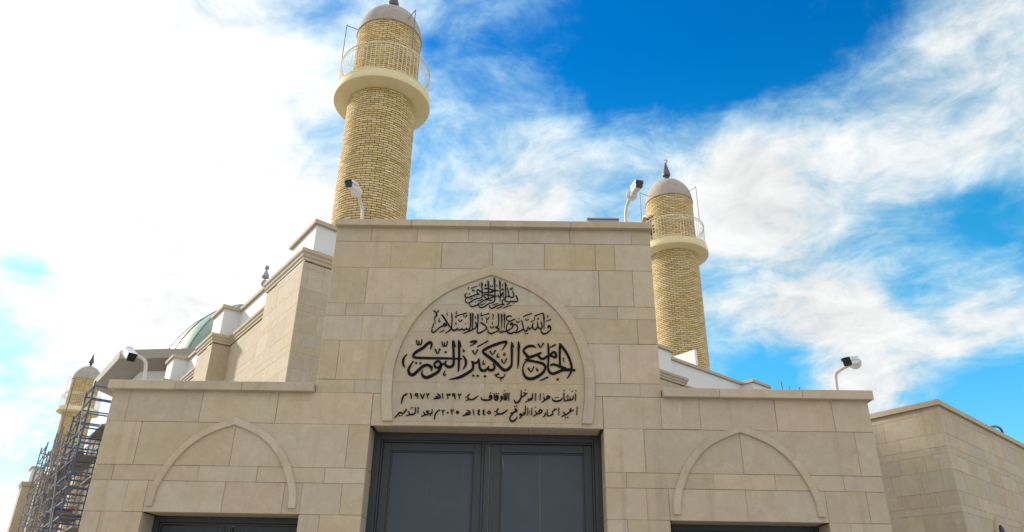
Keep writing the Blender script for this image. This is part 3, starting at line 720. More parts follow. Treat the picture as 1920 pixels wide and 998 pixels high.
def build_gate():
    g = thing('gatehouse', "pale limestone entrance gate with a tall centre pier, black inscription and slate doors", "gatehouse")

    # masonry core behind the facing stones
    core = MB()
    yb = 9.1
    yf = FY + .028
    core.box(GX1 + .03, PX1 - .004, yf, yb, SZ + .03, 5.95)
    core.box(PX0 + .004, GX0 - .03, yf, yb, SZ + .03, 5.95)
    core.box(GX0 - .029, GX1 + .029, yf, yb, GZ + .03, 5.95)
    core.box(WX0 + .004, PX0 + .003, yf, yb, SZ + .03, 3.88)
    core.box(PX1 - .003, WX1 - .004, yf, yb, SZ + .03, 3.88)
    core.box(WX0 + .004, LX0 - .03, yf, yb, 0, SZ + .029)
    core.box(LX1 + .03, GX0 - .03, yf, yb, 0, SZ + .029)
    core.box(GX1 + .03, RX0 - .03, yf, yb, 0, SZ + .029)
    core.box(RX1 + .03, WX1 - .004, yf, yb, 0, SZ + .029)
    core.build('masonry_core', M_MORTAR, g, smooth=False)

    T = lambda u, n, z: (u, FY - n, z)
    face = MB()
    for k in range(len(LEVELS) - 1):
        zt, zb = LEVELS[k], LEVELS[k + 1]
        spans = [(PX0, PX1)] if k < 7 else [(WX0, WX1)]
        holes = []
        if k >= 8:
            holes.append((GX0, GX1))
        if k >= 11:
            holes += [(LX0, LX1), (RX0, RX1)]
        js = JOINTS.get(k) or [-4.0 + 0.3 * (k % 3), -2.0, -1.8, 1.2, 1.4, 3.5]
        edges = sorted(set(j for j in js if spans[0][0] + .08 < j < spans[0][1] - .08) | {spans[0][0], spans[0][1]})
        for h in holes:
            edges = [e for e in edges if not (h[0] - .05 < e < h[1] + .05)] + [h[0], h[1]]
        edges = sorted(set(edges))
        for i in range(len(edges) - 1):
            a, b = edges[i], edges[i + 1]
            if any(a >= h[0] - .001 and b <= h[1] + .001 for h in holes):
                continue
            c = stone_colour(0.0)
            if (k, i) in TANS:
                c = tuple(v * rng.uniform(.95, 1.05) for v in TAN)
            if (k, i) in GREYS:
                c = (0.50, 0.44, 0.36)
            zb2 = GZ if (k == 7 and a > GX0 - .01 and b < GX1 + .01) else zb
            slab(face, T, a, b, zb2, zt, c)
    face.build('facing_stone', M_STONE, g)

    # lining of the openings
    rv = MB()
    for (x0, x1, top, dep) in ((GX0, GX1, GZ, .29), (LX0, LX1, SZ, .28), (RX0, RX1, SZ, .28)):
        for i in range(8, len(LEVELS) - 1):
            zt, zb = min(LEVELS[i], top), LEVELS[i + 1]
            if zt - zb < .02:
                continue
            slab(rv, lambda u, n, z, X=x0: (X + n, FY + .031 + u, z), 0, dep, zb, zt, stone_colour(0))
            slab(rv, lambda u, n, z, X=x1: (X - n, FY + .031 + u, z), 0, dep, zb, zt, stone_colour(0))
        xs = [x0 + .031, x0 + (x1 - x0) * .36, x0 + (x1 - x0) * .68, x1 - .031]
        for i in range(3):
            slab(rv, lambda u, n, z: (u, FY + .031 + z, top - n), xs[i], xs[i + 1], 0, dep, stone_colour(0))
    # wing ends and the pier cheeks above the wings
    for i in range(7, len(LEVELS) - 1):
        for X, s in ((WX1 - .03, 1), (WX0 + .03, -1)):
            slab(rv, lambda u, n, z: (X + s * (.03 + n), FY + .031 + u, z), 0, .5, LEVELS[i + 1], LEVELS[i], stone_colour())
            slab(rv, lambda u, n, z: (X + s * (.03 + n), FY + .531 + u, z), 0, .55, LEVELS[i + 1], LEVELS[i], stone_colour())
    for i in range(0, 7):
        for X, s in ((PX1 - .03, 1), (PX0 + .03, -1)):
            slab(rv, lambda u, n, z: (X + s * (.03 + n), FY + .031 + u, z), 0, 1.07, max(LEVELS[i + 1], 3.99), LEVELS[i], stone_colour())
    rv.build('reveal_stone', M_STONE, g)

    # copings
    def coping(x0, x1, z0, z1, joints):
        m = MB()
        e = [x0] + joints + [x1]
        for i in range(len(e) - 1):
            dz = rng.uniform(-.002, .002)
            m.box(e[i] + .0012, e[i + 1] - .0012, FY - .068 + rng.uniform(-.001, .001), 9.2, z0, z1 + dz, stone_colour(0))
        m.build('coping', M_COPE, g, bevel=.006)
    coping(-2.243, 1.606, 5.962, 6.048, [-1.31, -.36, .62])
    coping(-4.492, -2.228, 3.886, 3.985, [-3.75, -3.02])
    coping(1.585, 3.868, 3.886, 3.985, [2.2, 3.1])
    rf = MB()
    rf.box(-2.1, 1.45, 8.3, 9.0, 5.93, 5.958)
    rf.build('roof_screed', M_ROOF, g)

    # pointed arch and the inscribed panel inside it
    inn = arch_band(C_ARCH, -.322, .112, .030, g, "broad pointed arch moulding around the inscription")
    arch_band(S_ARCH, -3.042, .075, .026, g)
    arch_band(S_ARCH, 2.388, .075, .026, g)
    poly = [(-.322 + (x + .322) * .998, z - .002) for x, z in inn]
    pl = MB()
    rows = [(3.54, 3.583, [-1.0, .2]), (3.585, 4.02, [-.36]), (4.022, 4.62, [-.36]), (4.622, 4.955, [-.34]), (4.957, 5.4, [])]
    PC = [(0.47, 0.40, 0.30), (0.475, 0.395, 0.29), (0.47, 0.395, 0.295), (0.455, 0.385, 0.29), (0.475, 0.38, 0.265), (0.455, 0.38, 0.285), (0.475, 0.375, 0.255), (0.46, 0.395, 0.305), (0.465, 0.385, 0.285), (0.465, 0.425, 0.35)]
    ci = 0
    base = [(1.02 - .322, 3.541), (1.02 - .322, 3.585)] + poly[1:-1] + [(-1.02 - .322, 3.585), (-1.02 - .322, 3.541)]
    for z0, z1, cuts in rows:
        q = clip_poly(clip_poly(base, 1, z0, True), 1, z1, False)
        xs = [-3] + cuts + [3]
        for i in range(len(xs) - 1):
            r = clip_poly(clip_poly(q, 0, xs[i] + .001, True), 0, xs[i + 1] - .001, False)
            if len(r) < 3:
                continue
            c = PC[ci % len(PC)]
            ci += 1
            pl.face([(x, FY - .007, z) for x, z in r][::-1], c)
            for k in range(len(r)):
                a, b = r[k], r[(k + 1) % len(r)]
                pl.face([(a[0], FY - .007, a[1]), (b[0], FY - .007, b[1]), (b[0], FY + .003, b[1]), (a[0], FY + .003, a[1])], c)
    pl.build('inscription_panel', M_STONE, g, smooth=False)
    names = {1: "small interlaced black calligraphy under the arch apex", 2: "second line of black calligraphy",
             3: "largest bold black calligraphy across the arch", 4: "upper line of small black dated text", 5: "lowest line of small black dated text"}
    for line in sorted(LETTERS):
        gapx = {4: -.0667, 5: -.268}.get(line)
        groups = {}
        for k, st in enumerate(LETTERS[line]):
            mx = sum(st[0::3]) / len(st[0::3]) / 1e4
            groups.setdefault(0 if gapx is None or mx > gapx else 1, []).append((k, st))
        for side, strokes in sorted(groups.items()):
            m = MB()
            for k, st in strokes:
                y0, y1 = FY - .016 - k * .00002, FY - .0065
                if len(st) == 3:
                    diamond(m, st[0] / 1e4, st[1] / 1e4, st[2] / 1e4, y0, y1)
                else:
                    ribbon(m, [(st[i] / 1e4, st[i + 1] / 1e4, st[i + 2] / 1e4 * (1.10 if line < 4 else 1.18) + .0005) for i in range(0, len(st), 3)], y0, y1)
            o = m.build('lettering', M_INK, g, smooth=False)
            o["label"] = names[line] + ("" if gapx is None else (", right part", ", left part")[side])

    # doors
    d = door_set(g, GX0 + .002, GX1 - .002, GZ - .004, FY + .30, 'gate_door', .062, .078, .085)
    d["label"] = "tall slate steel double gate"
    door_set(g, LX0 + .002, LX1 - .002, SZ - .004, FY + .29, 'side_door', .045, .06, .07, False)
    door_set(g, RX0 + .002, RX1 - .002, SZ - .004, FY + .29, 'side_door', .045, .06, .07, False)
    dr = MB()
    yy = FY + .3585
    x = .256
    pts = [(x, 3.365, .012), (x + .003, 3.30, .006), (x + .001, 3.0, .005), (x + .004, 2.7, .007), (x + .002, 2.4, .005), (x + .004, 1.4, .003)]
    ribbon(dr, pts, yy - .002, yy + .003)
    ribbon(dr, [(-.16, 3.30, .012), (-.15, 3.22, .01), (-.135, 3.13, .004)], yy - .002, yy + .003)
    dr.build('cement_drip', M_DRIP, g)
    return g


build_gate()

# ------------------------------------------------------------------ minarets
BR_H, BR_N = 0.0835, 25
BRICKS = [(0.68, 0.52, 0.26), (0.70, 0.545, 0.28), (0.64, 0.485, 0.235), (0.72, 0.57, 0.31), (0.61, 0.45, 0.20), (0.68, 0.545, 0.32), (0.57, 0.41, 0.18)]


def brick_ring(mb, r_of, z0, z1, holes=()):
    z = z0
    row = 0
    while z < z1 - .02:
        r = r_of(z)
        h = min(BR_H, z1 - z)
        off = (row % 2) * .5 + rng.uniform(-.06, .06)
        for k in range(BR_N):
            a0 = 2 * math.pi * (k + off) / BR_N
            a1 = 2 * math.pi * (k + 1 + off) / BR_N
            am = (a0 + a1) / 2 % (2 * math.pi)
            if any(lo < am < hi and zl < z < zh for lo, hi, zl, zh in holes):
                continue
            ga = .0095 / r
            a0 += ga
            a1 -= ga
            c = rng.choice(BRICKS)
            kk = rng.uniform(.88, 1.1)
            c = tuple(v * kk for v in c)
            rr = r + rng.uniform(-.004, .004)
            za, zb = z + .0105, z + h - .0105
            ang = [a0, (a0 + a1) / 2, a1]
            rows = []
            for R, zz in ((r - .03, za), (rr, za + .003), (rr, zb - .003), (r - .03, zb)):
                rows.append([(R * math.cos(a), R * math.sin(a), zz) for a in ang])
            mb.grid(rows, c=c)
            for e in (0, 2):
                mb.face([rows[i][e] for i in range(4)], c)
        z += h
        row += 1


def r_shaft(z):
    return 1.125 - 0.0022 * z


def r_drum(z):
    return 1.075


DOOR = (math.radians(92), math.radians(130))


def make_minaret():
    root = thing('minaret', "tall yellow brick minaret behind the pier's left end, the largest and nearest of three", "minaret", group="yellow brick minarets of the mosque")
    core = MB()
    core.lathe([(1.085, 0.0), (r_shaft(16) - .02, 16.75)], 64)
    core.build('shaft_core', M_JOINT, root)
    sh = MB()
    brick_ring(sh, r_shaft, 0.02, 16.72)
    sh.build('shaft', M_BRICK, root, smooth=True, angle=30)
    sl = MB()
    sl.lathe([(1.0, 16.72), (1.50, 16.80), (1.545, 16.815), (1.55, 16.83), (1.55, 17.00), (1.545, 17.01), (1.53, 17.012)], 96)
    sl.lathe([(1.522, 17.008), (1.522, 17.15), (1.51, 17.16), (1.38, 17.16), (1.37, 17.02), (1.0, 17.02)], 96)
    sl.build('balcony_slab', M_CREAM, root, angle=30)
    dc = MB()
    dc.lathe([(1.045, 17.0), (1.045, 19.55)], 64)
    dc.build('drum_core', M_JOINT, root)
    dm = MB()
    brick_ring(dm, r_drum, 17.03, 19.58, [(DOOR[0], DOOR[1], 17.0, 18.75)])
    dm.build('drum', M_BRICK, root, smooth=True, angle=30)
    dr = MB()
    rows = []
    for k in range(9):
        a = DOOR[0] + .03 + (DOOR[1] - DOOR[0] - .06) * k / 8
        zt = 18.55 + .2 * math.sin(math.pi * k / 8)
        rows.append([(1.062 * math.cos(a), 1.062 * math.sin(a), 17.03), (1.062 * math.cos(a), 1.062 * math.sin(a), zt)])
    dr.grid(rows)
    dr.build('doorway', M_BLACK, root)
    hd = MB()
    rows = []
    for k in range(13):
        a = DOOR[0] - .02 + (DOOR[1] - DOOR[0] + .04) * k / 12
        zt = 18.52 + .3 * math.sin(math.pi * k / 12)
        rows.append([(R * math.cos(a), R * math.sin(a), zz) for R, zz in ((1.06, zt), (1.30, zt - .03), (1.30, zt + .05), (1.06, zt + .10))])
    hd.grid(rows, close_v=True)
    hd.build('door_hood', M_CREAM, root)
    do = MB()
    prof = [(1.04, 19.57), (1.105, 19.575), (1.11, 19.60), (1.105, 19.63), (1.09, 19.64)]
    for k in range(15):
        t = k / 14 * math.pi / 2
        prof.append((1.085 * math.cos(t) + .002, 19.66 + 1.22 * math.sin(t)))
    do.lathe(prof, 64)
    do.build('dome', M_DOMEGREY, root, angle=30)
    fi = MB()
    fp = [(.13, 20.80), (.15, 20.86), (.10, 20.93), (.085, 20.98), (.12, 21.03), (.125, 21.07), (.085, 21.12), (.08, 21.14), (.17, 21.18), (.195, 21.24), (.185, 21.30), (.05, 21.86), (.03, 21.92), (.0, 21.93)]
    fi.lathe(fp, 28)
    f = fi.build('finial', M_DARKSTEEL, root)
    cr = MB()
    R = .085
    ctr = Vector((0, 0, 22.02))
    n = 14
    path, rad = [], []
    for k in range(n + 1):
        a = math.radians(-125 + 250 * k / n)
        path.append(ctr + Vector((0, -math.cos(a) * R, math.sin(a) * R)))
        rad.append(.008 + .016 * math.sin(math.pi * k / n))
    cr.tube(path, rad, 8)
    c = cr.build('crescent', M_DARKSTEEL, f)
    # railing
    rl = MB()
    circ = lambda r, z, n=72: [(r * math.cos(2 * math.pi * k / n), r * math.sin(2 * math.pi * k / n), z) for k in range(n)]
    rl.tube(circ(1.46, 18.24), .022, 8, closed=True)
    rl.tube(circ(1.46, 18.12), .011, 6, closed=True)
    rl.tube(circ(1.46, 17.25), .012, 6, closed=True)
    rl.build('handrail', M_RAIL, root)
    bal = MB()
    bal.bar((1.46, 0, 17.16), (1.46, 0, 18.23), .0125, .0125)
    b0 = bal.build('baluster', M_RAIL, root, smooth=False)
    N = 64
    for k in range(1, N):
        b = b0.copy()
        COL.objects.link(b)
        b.parent = root
        b.rotation_euler = (0, 0, 2 * math.pi * k / N)
    # lamp brackets: a post on the rail tied back to the drum
    bk = MB()
    bk.tube([(1.47, 0, 18.22), (1.47, 0, 19.98)], .015, 6)
    bk.tube([(1.47, 0, 19.97), (1.05, 0, 19.86)], .014, 6)
    k0 = bk.build('lamp_bracket', M_BRACKET, root)
    for k in range(1, 3):
        b = k0.copy()
        COL.objects.link(b)
        b.parent = root
        b.rotation_euler = (0, 0, 2 * math.pi / 3 * k)
    return root


def copy_tree(o, parent=None):
    c = o.copy()
    COL.objects.link(c)
    c.parent = parent
    for ch in o.children:
        copy_tree(ch, c)
    return c


def place(o, az, dist, rz):
    a = math.radians(az)
    o.location = (dist * math.sin(a), dist * math.cos(a), 0)
    o.rotation_euler = (0, 0, math.radians(rz))


min1 = make_minaret()
min2 = copy_tree(min1)
min3 = copy_tree(min1)
place(min1, -13.0, 20.2, 313)
place(min2, 12.97, 31.2, 77)
place(min3, -30.85, 70.5, 60)
min2["label"] = "yellow brick minaret on the right, beside the camera at the pier's right end"
min3["label"] = "small far yellow brick minaret behind the scaffolding on the left"

# ------------------------------------------------------------------ the prayer hall behind the gate
C0 = Vector((-4.66, 14.5, 0))
LA, RA = math.radians(126.3), math.radians(41.5)
dl = Vector((math.cos(LA), math.sin(LA), 0))
dr_ = Vector((math.cos(RA), math.sin(RA), 0))
nl = Vector((-math.sin(LA), math.cos(LA), 0))
if nl.x > 0:
    nl = -nl
nr = Vector((math.sin(RA), -math.cos(RA), 0))
SB = 0.48                                           # how far the wall stands back between pilasters


def LP(t, o):
    return C0 + dl * t + nl * o


def RP(t, o):
    return C0 + dr_ * t + nr * o


def hall_path():
    """outline of the front walls in plan from the far right end past the corner to the far left end"""
    R = [(25.0, -SB)]
    for a, b in ((23.4, 24.9), (17.75, 19.2), (12.1, 13.45), (6.45, 7.9)):
        R += [(b, -SB), (b, 0), (a, 0), (a, -SB)]
    R += [(2.0, -SB), (2.0, 0)]
    pts = [RP(*q) for q in R] + [C0.copy()]
    L = [(2.30, 0), (2.30, -SB)]
    for a, b in ((6.64, 8.15), (12.2, 13.7), (29.0, 30.5)):
        L += [(a, -SB), (a, 0), (b, 0), (b, -SB)]
    L += [(36.0, -SB), (36.0, .9), (39.6, .9), (39.6, 1.5), (41.3, 1.5), (41.3, -.8)]
    pts += [LP(*q) for q in L]
    return pts


def offset_path(pts, d):
    """mitred offset; positive = outwards (path runs with the outside on its left... decided by sign below)"""
    out = []
    n = len(pts)
    for k in range(n):
        a, b, c = pts[max(k - 1, 0)], pts[k], pts[min(k + 1, n - 1)]
        d1 = (b - a) if k > 0 else (c - b)
        d2 = (c - b) if k < n - 1 else (b - a)
        d1, d2 = d1.normalized(), d2.normalized()
        n1, n2 = Vector((-d1.y, d1.x, 0)), Vector((-d2.y, d2.x, 0))
        m = n1 + n2
        m = m / max(m.dot(n1), .25)
        out.append(b + m * d)
    return out


def sweep(mb, pts, prof, colf=None):
    """prof: list of (outset, z) from bottom to top"""
    lines = [[Vector((p.x, p.y, z)) for p in offset_path(pts, o)] for o, z in prof]
    for k in range(len(pts) - 1):
        c = colf() if colf else (1, 1, 1)
        for i in range(len(prof) - 1):
            mb.face([lines[i][k], lines[i][k + 1], lines[i + 1][k + 1], lines[i + 1][k]], c)



def build_hall():
    h = thing('prayer_hall', "large limestone and white prayer hall with pilasters and green dome behind the gate", "mosque", C0)
    P = hall_path()
    sgn = 1.0
    f = lambda pr: [(o * sgn, z) for o, z in pr]
    # core and stone facing
    core = MB()
    sweep(core, P, f([(-.032, 0), (-.032, 8.7)]))
    local(core.build('masonry_core', M_MORTAR, None, smooth=False), h)
    fs = MB()
    for k in range(len(P) - 1):
        a, b = P[k], P[k + 1]
        d = (b - a)
        L = d.length
        if L < .1:
            continue
        d.normalize()
        n = Vector((-d.y, d.x, 0)) * sgn
        T = lambda u, nn, z: a + d * u + n * nn + Vector((0, 0, z))
        coursed_wall(fs, T, L, 2.6, 8.66, 1.0, .6, 1.15, shift=2, p_tan=.06, gap=.0012)
        slab(fs, T, 0, L, 0.0, 2.6, stone_colour(0))
    local(fs.build('facing_stone', M_STONE, None), h)
    co = MB()
    sweep(co, P, f([(-.01, 8.69), (.022, 8.693), (.026, 8.75), (.052, 8.78), (.056, 8.83), (.088, 8.87), (.092, 8.945), (-.05, 8.955)]), lambda: stone_colour(0))
    local(co.build('cornice', M_COPE, None, smooth=False), h)
    # parapet: white, steps with the pilasters, slimmer blocks over them
    Q = []
    pw = MB()
    R = [(25.0, -SB)]
    for a, b in ((23.45, 24.6), (17.8, 18.9), (12.0, 13.02), (6.5, 7.6)):
        R += [(b, -SB), (b, 0), (a, 0), (a, -SB)]
    R += [(1.2, -SB), (1.2, -.14)]
    Q = [RP(t, o - .16) for t, o in R] + [C0 - (nl + nr) * .30]
    Lq = [(1.85, -.14), (1.85, -SB)]
    for a, b in ((6.74, 7.75), (12.35, 13.3), (29.1, 30.1)):
        Lq += [(a, -SB), (a, 0), (b, 0), (b, -SB)]
    Lq += [(36.1, -SB), (36.1, .8), (39.7, .8), (39.7, 1.4), (41.2, 1.4), (41.2, -.9)]
    Q += [LP(t, o - .16) for t, o in Lq]
    sweep(pw, Q, f([(0, 8.95), (0, 9.79), (-.18, 9.79), (-.18, 9.0)]))
    local(pw.build('parapet', M_WHITE, None, smooth=False), h)
    pc = MB()
    sweep(pc, Q, f([(-.23, 9.785), (.065, 9.785), (.07, 9.79), (.07, 9.885), (.06, 9.895), (-.23, 9.895), (-.23, 9.785)]), lambda: stone_colour(0))
    local(pc.build('parapet_coping', M_COPE, None, smooth=False), h)
    # roof and plain back walls
    rf = MB()
    back = [LP(41.3, -24), RP(25, -SB) + dl * 40]
    ring = offset_path(P, -.1 * sgn)
    corner = [RP(25.0, -.5), C0 - (nl + nr) * .6, LP(41.0, -.7), LP(41.0, -22), RP(25.0, -.5) + dl * 40]
    rf.face([Vector((p.x, p.y, 8.93)) for p in corner])
    local(rf.build('roof', M_ROOF, None, smooth=False), h)
    bw = MB()
    bp = [LP(41.29, -.8), LP(41.29, -24.6), RP(25.0, -SB) + dl * 41, RP(25.0, -SB)]
    for i in range(3):
        a, b = bp[i], bp[i + 1]
        bw.face([a, b, b + Vector((0, 0, 9.6)), a + Vector((0, 0, 9.6))])
    local(bw.build('back_wall', M_WHITE, None, smooth=False), h)
    # thin white upstand on the roof behind the right parapet
    up = MB()
    base = RP(15.66, -1.0)
    e = base + dl * 3.0
    s = dr_ * .07
    za, zb = 8.93, 10.72
    up.hexa([Vector((q.x, q.y, za)) for q in (base - s, base + s, e + s, e - s)] + [Vector((q.x, q.y, zb)) for q in (base - s, base + s, e + s, e - s)])
    local(up.build('roof_upstand', M_WHITE, None, smooth=False), h)

    # octagonal drum with a wide flat eave, the green dome on top
    oc = Vector((-12.1, 33.2, 0))
    PHI = 240

    def octo(R, z):
        return [Vector((oc.x + R * math.cos(math.radians(PHI + 45 * k)), oc.y + R * math.sin(math.radians(PHI + 45 * k)), z)) for k in range(8)]
    dw = MB()
    dw.grid([octo(5.6, 0), octo(5.6, 10.5)], close_v=True)
    local(dw.build('octagon_wall', M_WHITE, None, smooth=False), h)
    ev = MB()
    ev.grid([octo(4.5, 10.46), octo(5.75, 10.46), octo(6.57, 10.66), octo(6.6, 10.68), octo(6.6, 11.03), octo(6.55, 11.05), octo(3.6, 11.12)], close_v=True)
    local(ev.build('eave', M_EAVE, None, smooth=False), h)
    # arched windows in the octagon faces
    for k in (0, 1):
        a, b = octo(5.6, 0)[k], octo(5.6, 0)[(k + 1) % 8]
        d = (b - a).normalized()
        n = Vector((d.y, -d.x, 0))
        if n.dot(a - oc) < 0:
            n = -n
        m = (a + b) / 2
        fr = MB()
        W, zs, zb = .95, 9.35, 7.2
        inn = [(W * math.cos(t), zs + W * math.sin(t)) for t in [math.pi * j / 16 for j in range(17)]]
        inn = [(W, zb)] + inn + [(-W, zb)]
        o2 = [(x * 1.17, zs + (z - zs) * 1.17 if z > zs else z) for x, z in inn]
        w = lambda x, dd, z: m + d * x + n * dd + Vector((0, 0, z))
        fr.grid([[w(i[0], .01, i[1]), w(i[0], .09, i[1]), w(o[0], .09, o[1]), w(o[0], -.01, o[1])] for i, o in zip(inn, o2)])
        win = local(fr.build('window', M_WHITE, None, smooth=False), h)
        gl = MB()
        gl.face([w(x, .012, z) for x, z in inn])
        pane = gl.build('pane', M_GLASS, None, smooth=False)
        pane.parent = win
        gl = MB()
        gl.bar(w(0, .03, zb), w(0, .03, zs + W), .05)
        gl.bar(w(-W, .03, zs), w(W, .03, zs), .05)
        bar = gl.build('glazing_bar', M_WHITE, None, smooth=False)
        bar.parent = win
    oc = oc + Vector((-.33, 0, 0))
    dg = MB()
    prof = [(4.3, 11.05), (4.3, 11.2), (4.15, 11.25)]
    T0 = math.asin(1.7 / 5.6)
    ts = [T0 + (math.pi / 2 - T0) * k / 21 for k in range(22)]
    prof += [(4.12 * math.cos(t) + .001, 9.55 + 5.6 * math.sin(t)) for t in ts]
    dg.lathe(prof, 72, center=(oc.x, oc.y, 0))
    dome = local(dg.build('dome', M_GREEN, None, angle=30), h)
    rb = MB()
    for k in range(24):
        a = 2 * math.pi * (k + .5) / 24
        rb.tube([(oc.x + 4.13 * math.cos(t) * math.cos(a), oc.y + 4.13 * math.cos(t) * math.sin(a), 9.55 + 5.61 * math.sin(t)) for t in ts[:-1]], .03, 6)
    r_ = rb.build('dome_rib', M_GREEN, None)
    r_.parent = dome
    fi = MB()
    fi.lathe([(.16, 15.35), (.09, 15.55), (.04, 15.7), (.04, 16.74), (.13, 16.83), (.17, 16.95), (.13, 17.07), (.04, 17.13), (.035, 17.18), (.15, 17.23), (.185, 17.30), (.13, 17.46), (.05, 17.62), (.03, 17.66), (.08, 17.70), (.11, 17.79), (.08, 17.88), (.0, 17.91)], 24, center=(oc.x, oc.y, -.42))
    fn = fi.build('finial', M_GREYSTEEL, None)
    fn.parent = dome
    return h


build_hall()

# ------------------------------------------------------------------ low building on the right
def build_annex():
    g = thing('stone_annex', "low limestone annex with thin flat coping and arched windows right of the gate", "building", (7.72, 13.5, 0))
    A = Vector((7.721, 13.502, 0))
    dR = Vector((.7275, .6861, 0))
    nR = Vector((.6861, -.7275, 0))
    dL = Vector((-.56, .8285, 0))
    nL = Vector((-.8285, -.56, 0))
    H = 5.40
    LR, LL = 26.0, 8.5
    core = MB()
    i = A - nR * .03 - nL * .03
    q = [i, i + dR * LR, i + dR * LR + dL * LL, i + dL * LL]
    core.hexa([Vector((p.x, p.y, 0)) for p in q] + [Vector((p.x, p.y, H - .02)) for p in q])
    local(core.build('masonry_core', M_MORTAR, None, smooth=False), g)
    st = MB()
    TR = lambda u, n, z: A + dR * u + nR * n + Vector((0, 0, z))
    TL = lambda u, n, z: A + dL * u + nL * n + Vector((0, 0, z))
    coursed_wall(st, TR, LR, 0.0, H, .8, .55, 1.15, shift=5)
    coursed_wall(st, TL, LL, 0.0, H, .8, .45, .95, shift=5)
    local(st.build('facing_stone', M_STONE, None), g)
    cp = MB()
    e = .06
    o = A + nR * e + nL * e
    wdt = .3
    cp.hexa([Vector((p.x, p.y, H)) for p in (o, o + dR * LR, o + dR * LR - nR * wdt, o - nR * wdt - nL * wdt)] + [Vector((p.x, p.y, H + .10)) for p in (o, o + dR * LR, o + dR * LR - nR * wdt, o - nR * wdt - nL * wdt)], stone_colour(0))
    cp.hexa([Vector((p.x, p.y, H)) for p in (o, o - nR * wdt - nL * wdt - dR * .001, o + dL * LL - nL * wdt, o + dL * LL)] + [Vector((p.x, p.y, H + .10)) for p in (o, o - nR * wdt - nL * wdt - dR * .001, o + dL * LL - nL * wdt, o + dL * LL)], stone_colour(0))
    local(cp.build('coping', M_COPE, None, smooth=False, bevel=.005), g)
    for k, u in enumerate((1.84, 3.45, 5.06, 6.67)):
        W, zs, zb = .22, 3.26, 2.2
        arc = [(W, zb)] + [(W * math.cos(t), zs + W * math.sin(t)) for t in [math.pi * j / 14 for j in range(15)]] + [(-W, zb)]
        wide = lambda s: [(x * s, zs + (z - zs) * s if z > zs else z) for x, z in arc]
        fr = MB()
        rows = []
        for a, b in zip(wide(1.0), wide(1.65)):
            rows.append([TR(u + a[0], .004, a[1]), TR(u + a[0], .03, a[1]), TR(u + a[0] * 1.3, .03, zs + (a[1] - zs) * 1.3 if a[1] > zs else a[1]),
                         TR(u + b[0] * .94, .045, b[1] if b[1] <= zs else zs + (b[1] - zs) * .94), TR(u + b[0], .045, b[1]), TR(u + b[0], .0, b[1])])
        fr.grid(rows, c=STONES[1])
        w = local(fr.build('window', M_STONE, None), g)
        gl = MB()
        gl.face([TR(u + x, .006, z) for x, z in arc])
        p = gl.build('pane', M_GLASS, None, smooth=False)
        p.parent = w
        gb = MB()
        gb.bar(TR(u, .012, zb), TR(u, .012, zs + W), .025)
        gb.bar(TR(u - W, .012, zs), TR(u + W, .012, zs), .025)
        p = gb.build('glazing_bar', M_GATEFRAME, None, smooth=False)
        p.parent = w
    return g


build_annex()

# loop of cable standing up behind the annex coping
cb = MB()
A = Vector((7.721, 13.502, 0))
dR = Vector((.7275, .6861, 0))
pts = [(3.55, 5.30), (3.75, 5.60), (4.05, 5.74), (4.4, 5.84), (4.75, 5.90), (5.0, 5.89), (5.08, 5.80), (4.95, 5.70), (4.72, 5.60), (4.6, 5.35)]
cb.tube([A + dR * u + Vector((-.686, .7275, 0)) * .32 + Vector((0, 0, z)) for u, z in spline(pts, 5)], .025, 8)
tag(cb.build('cable', M_CABLE), "dark purple cable looping up above the annex coping", "cable")

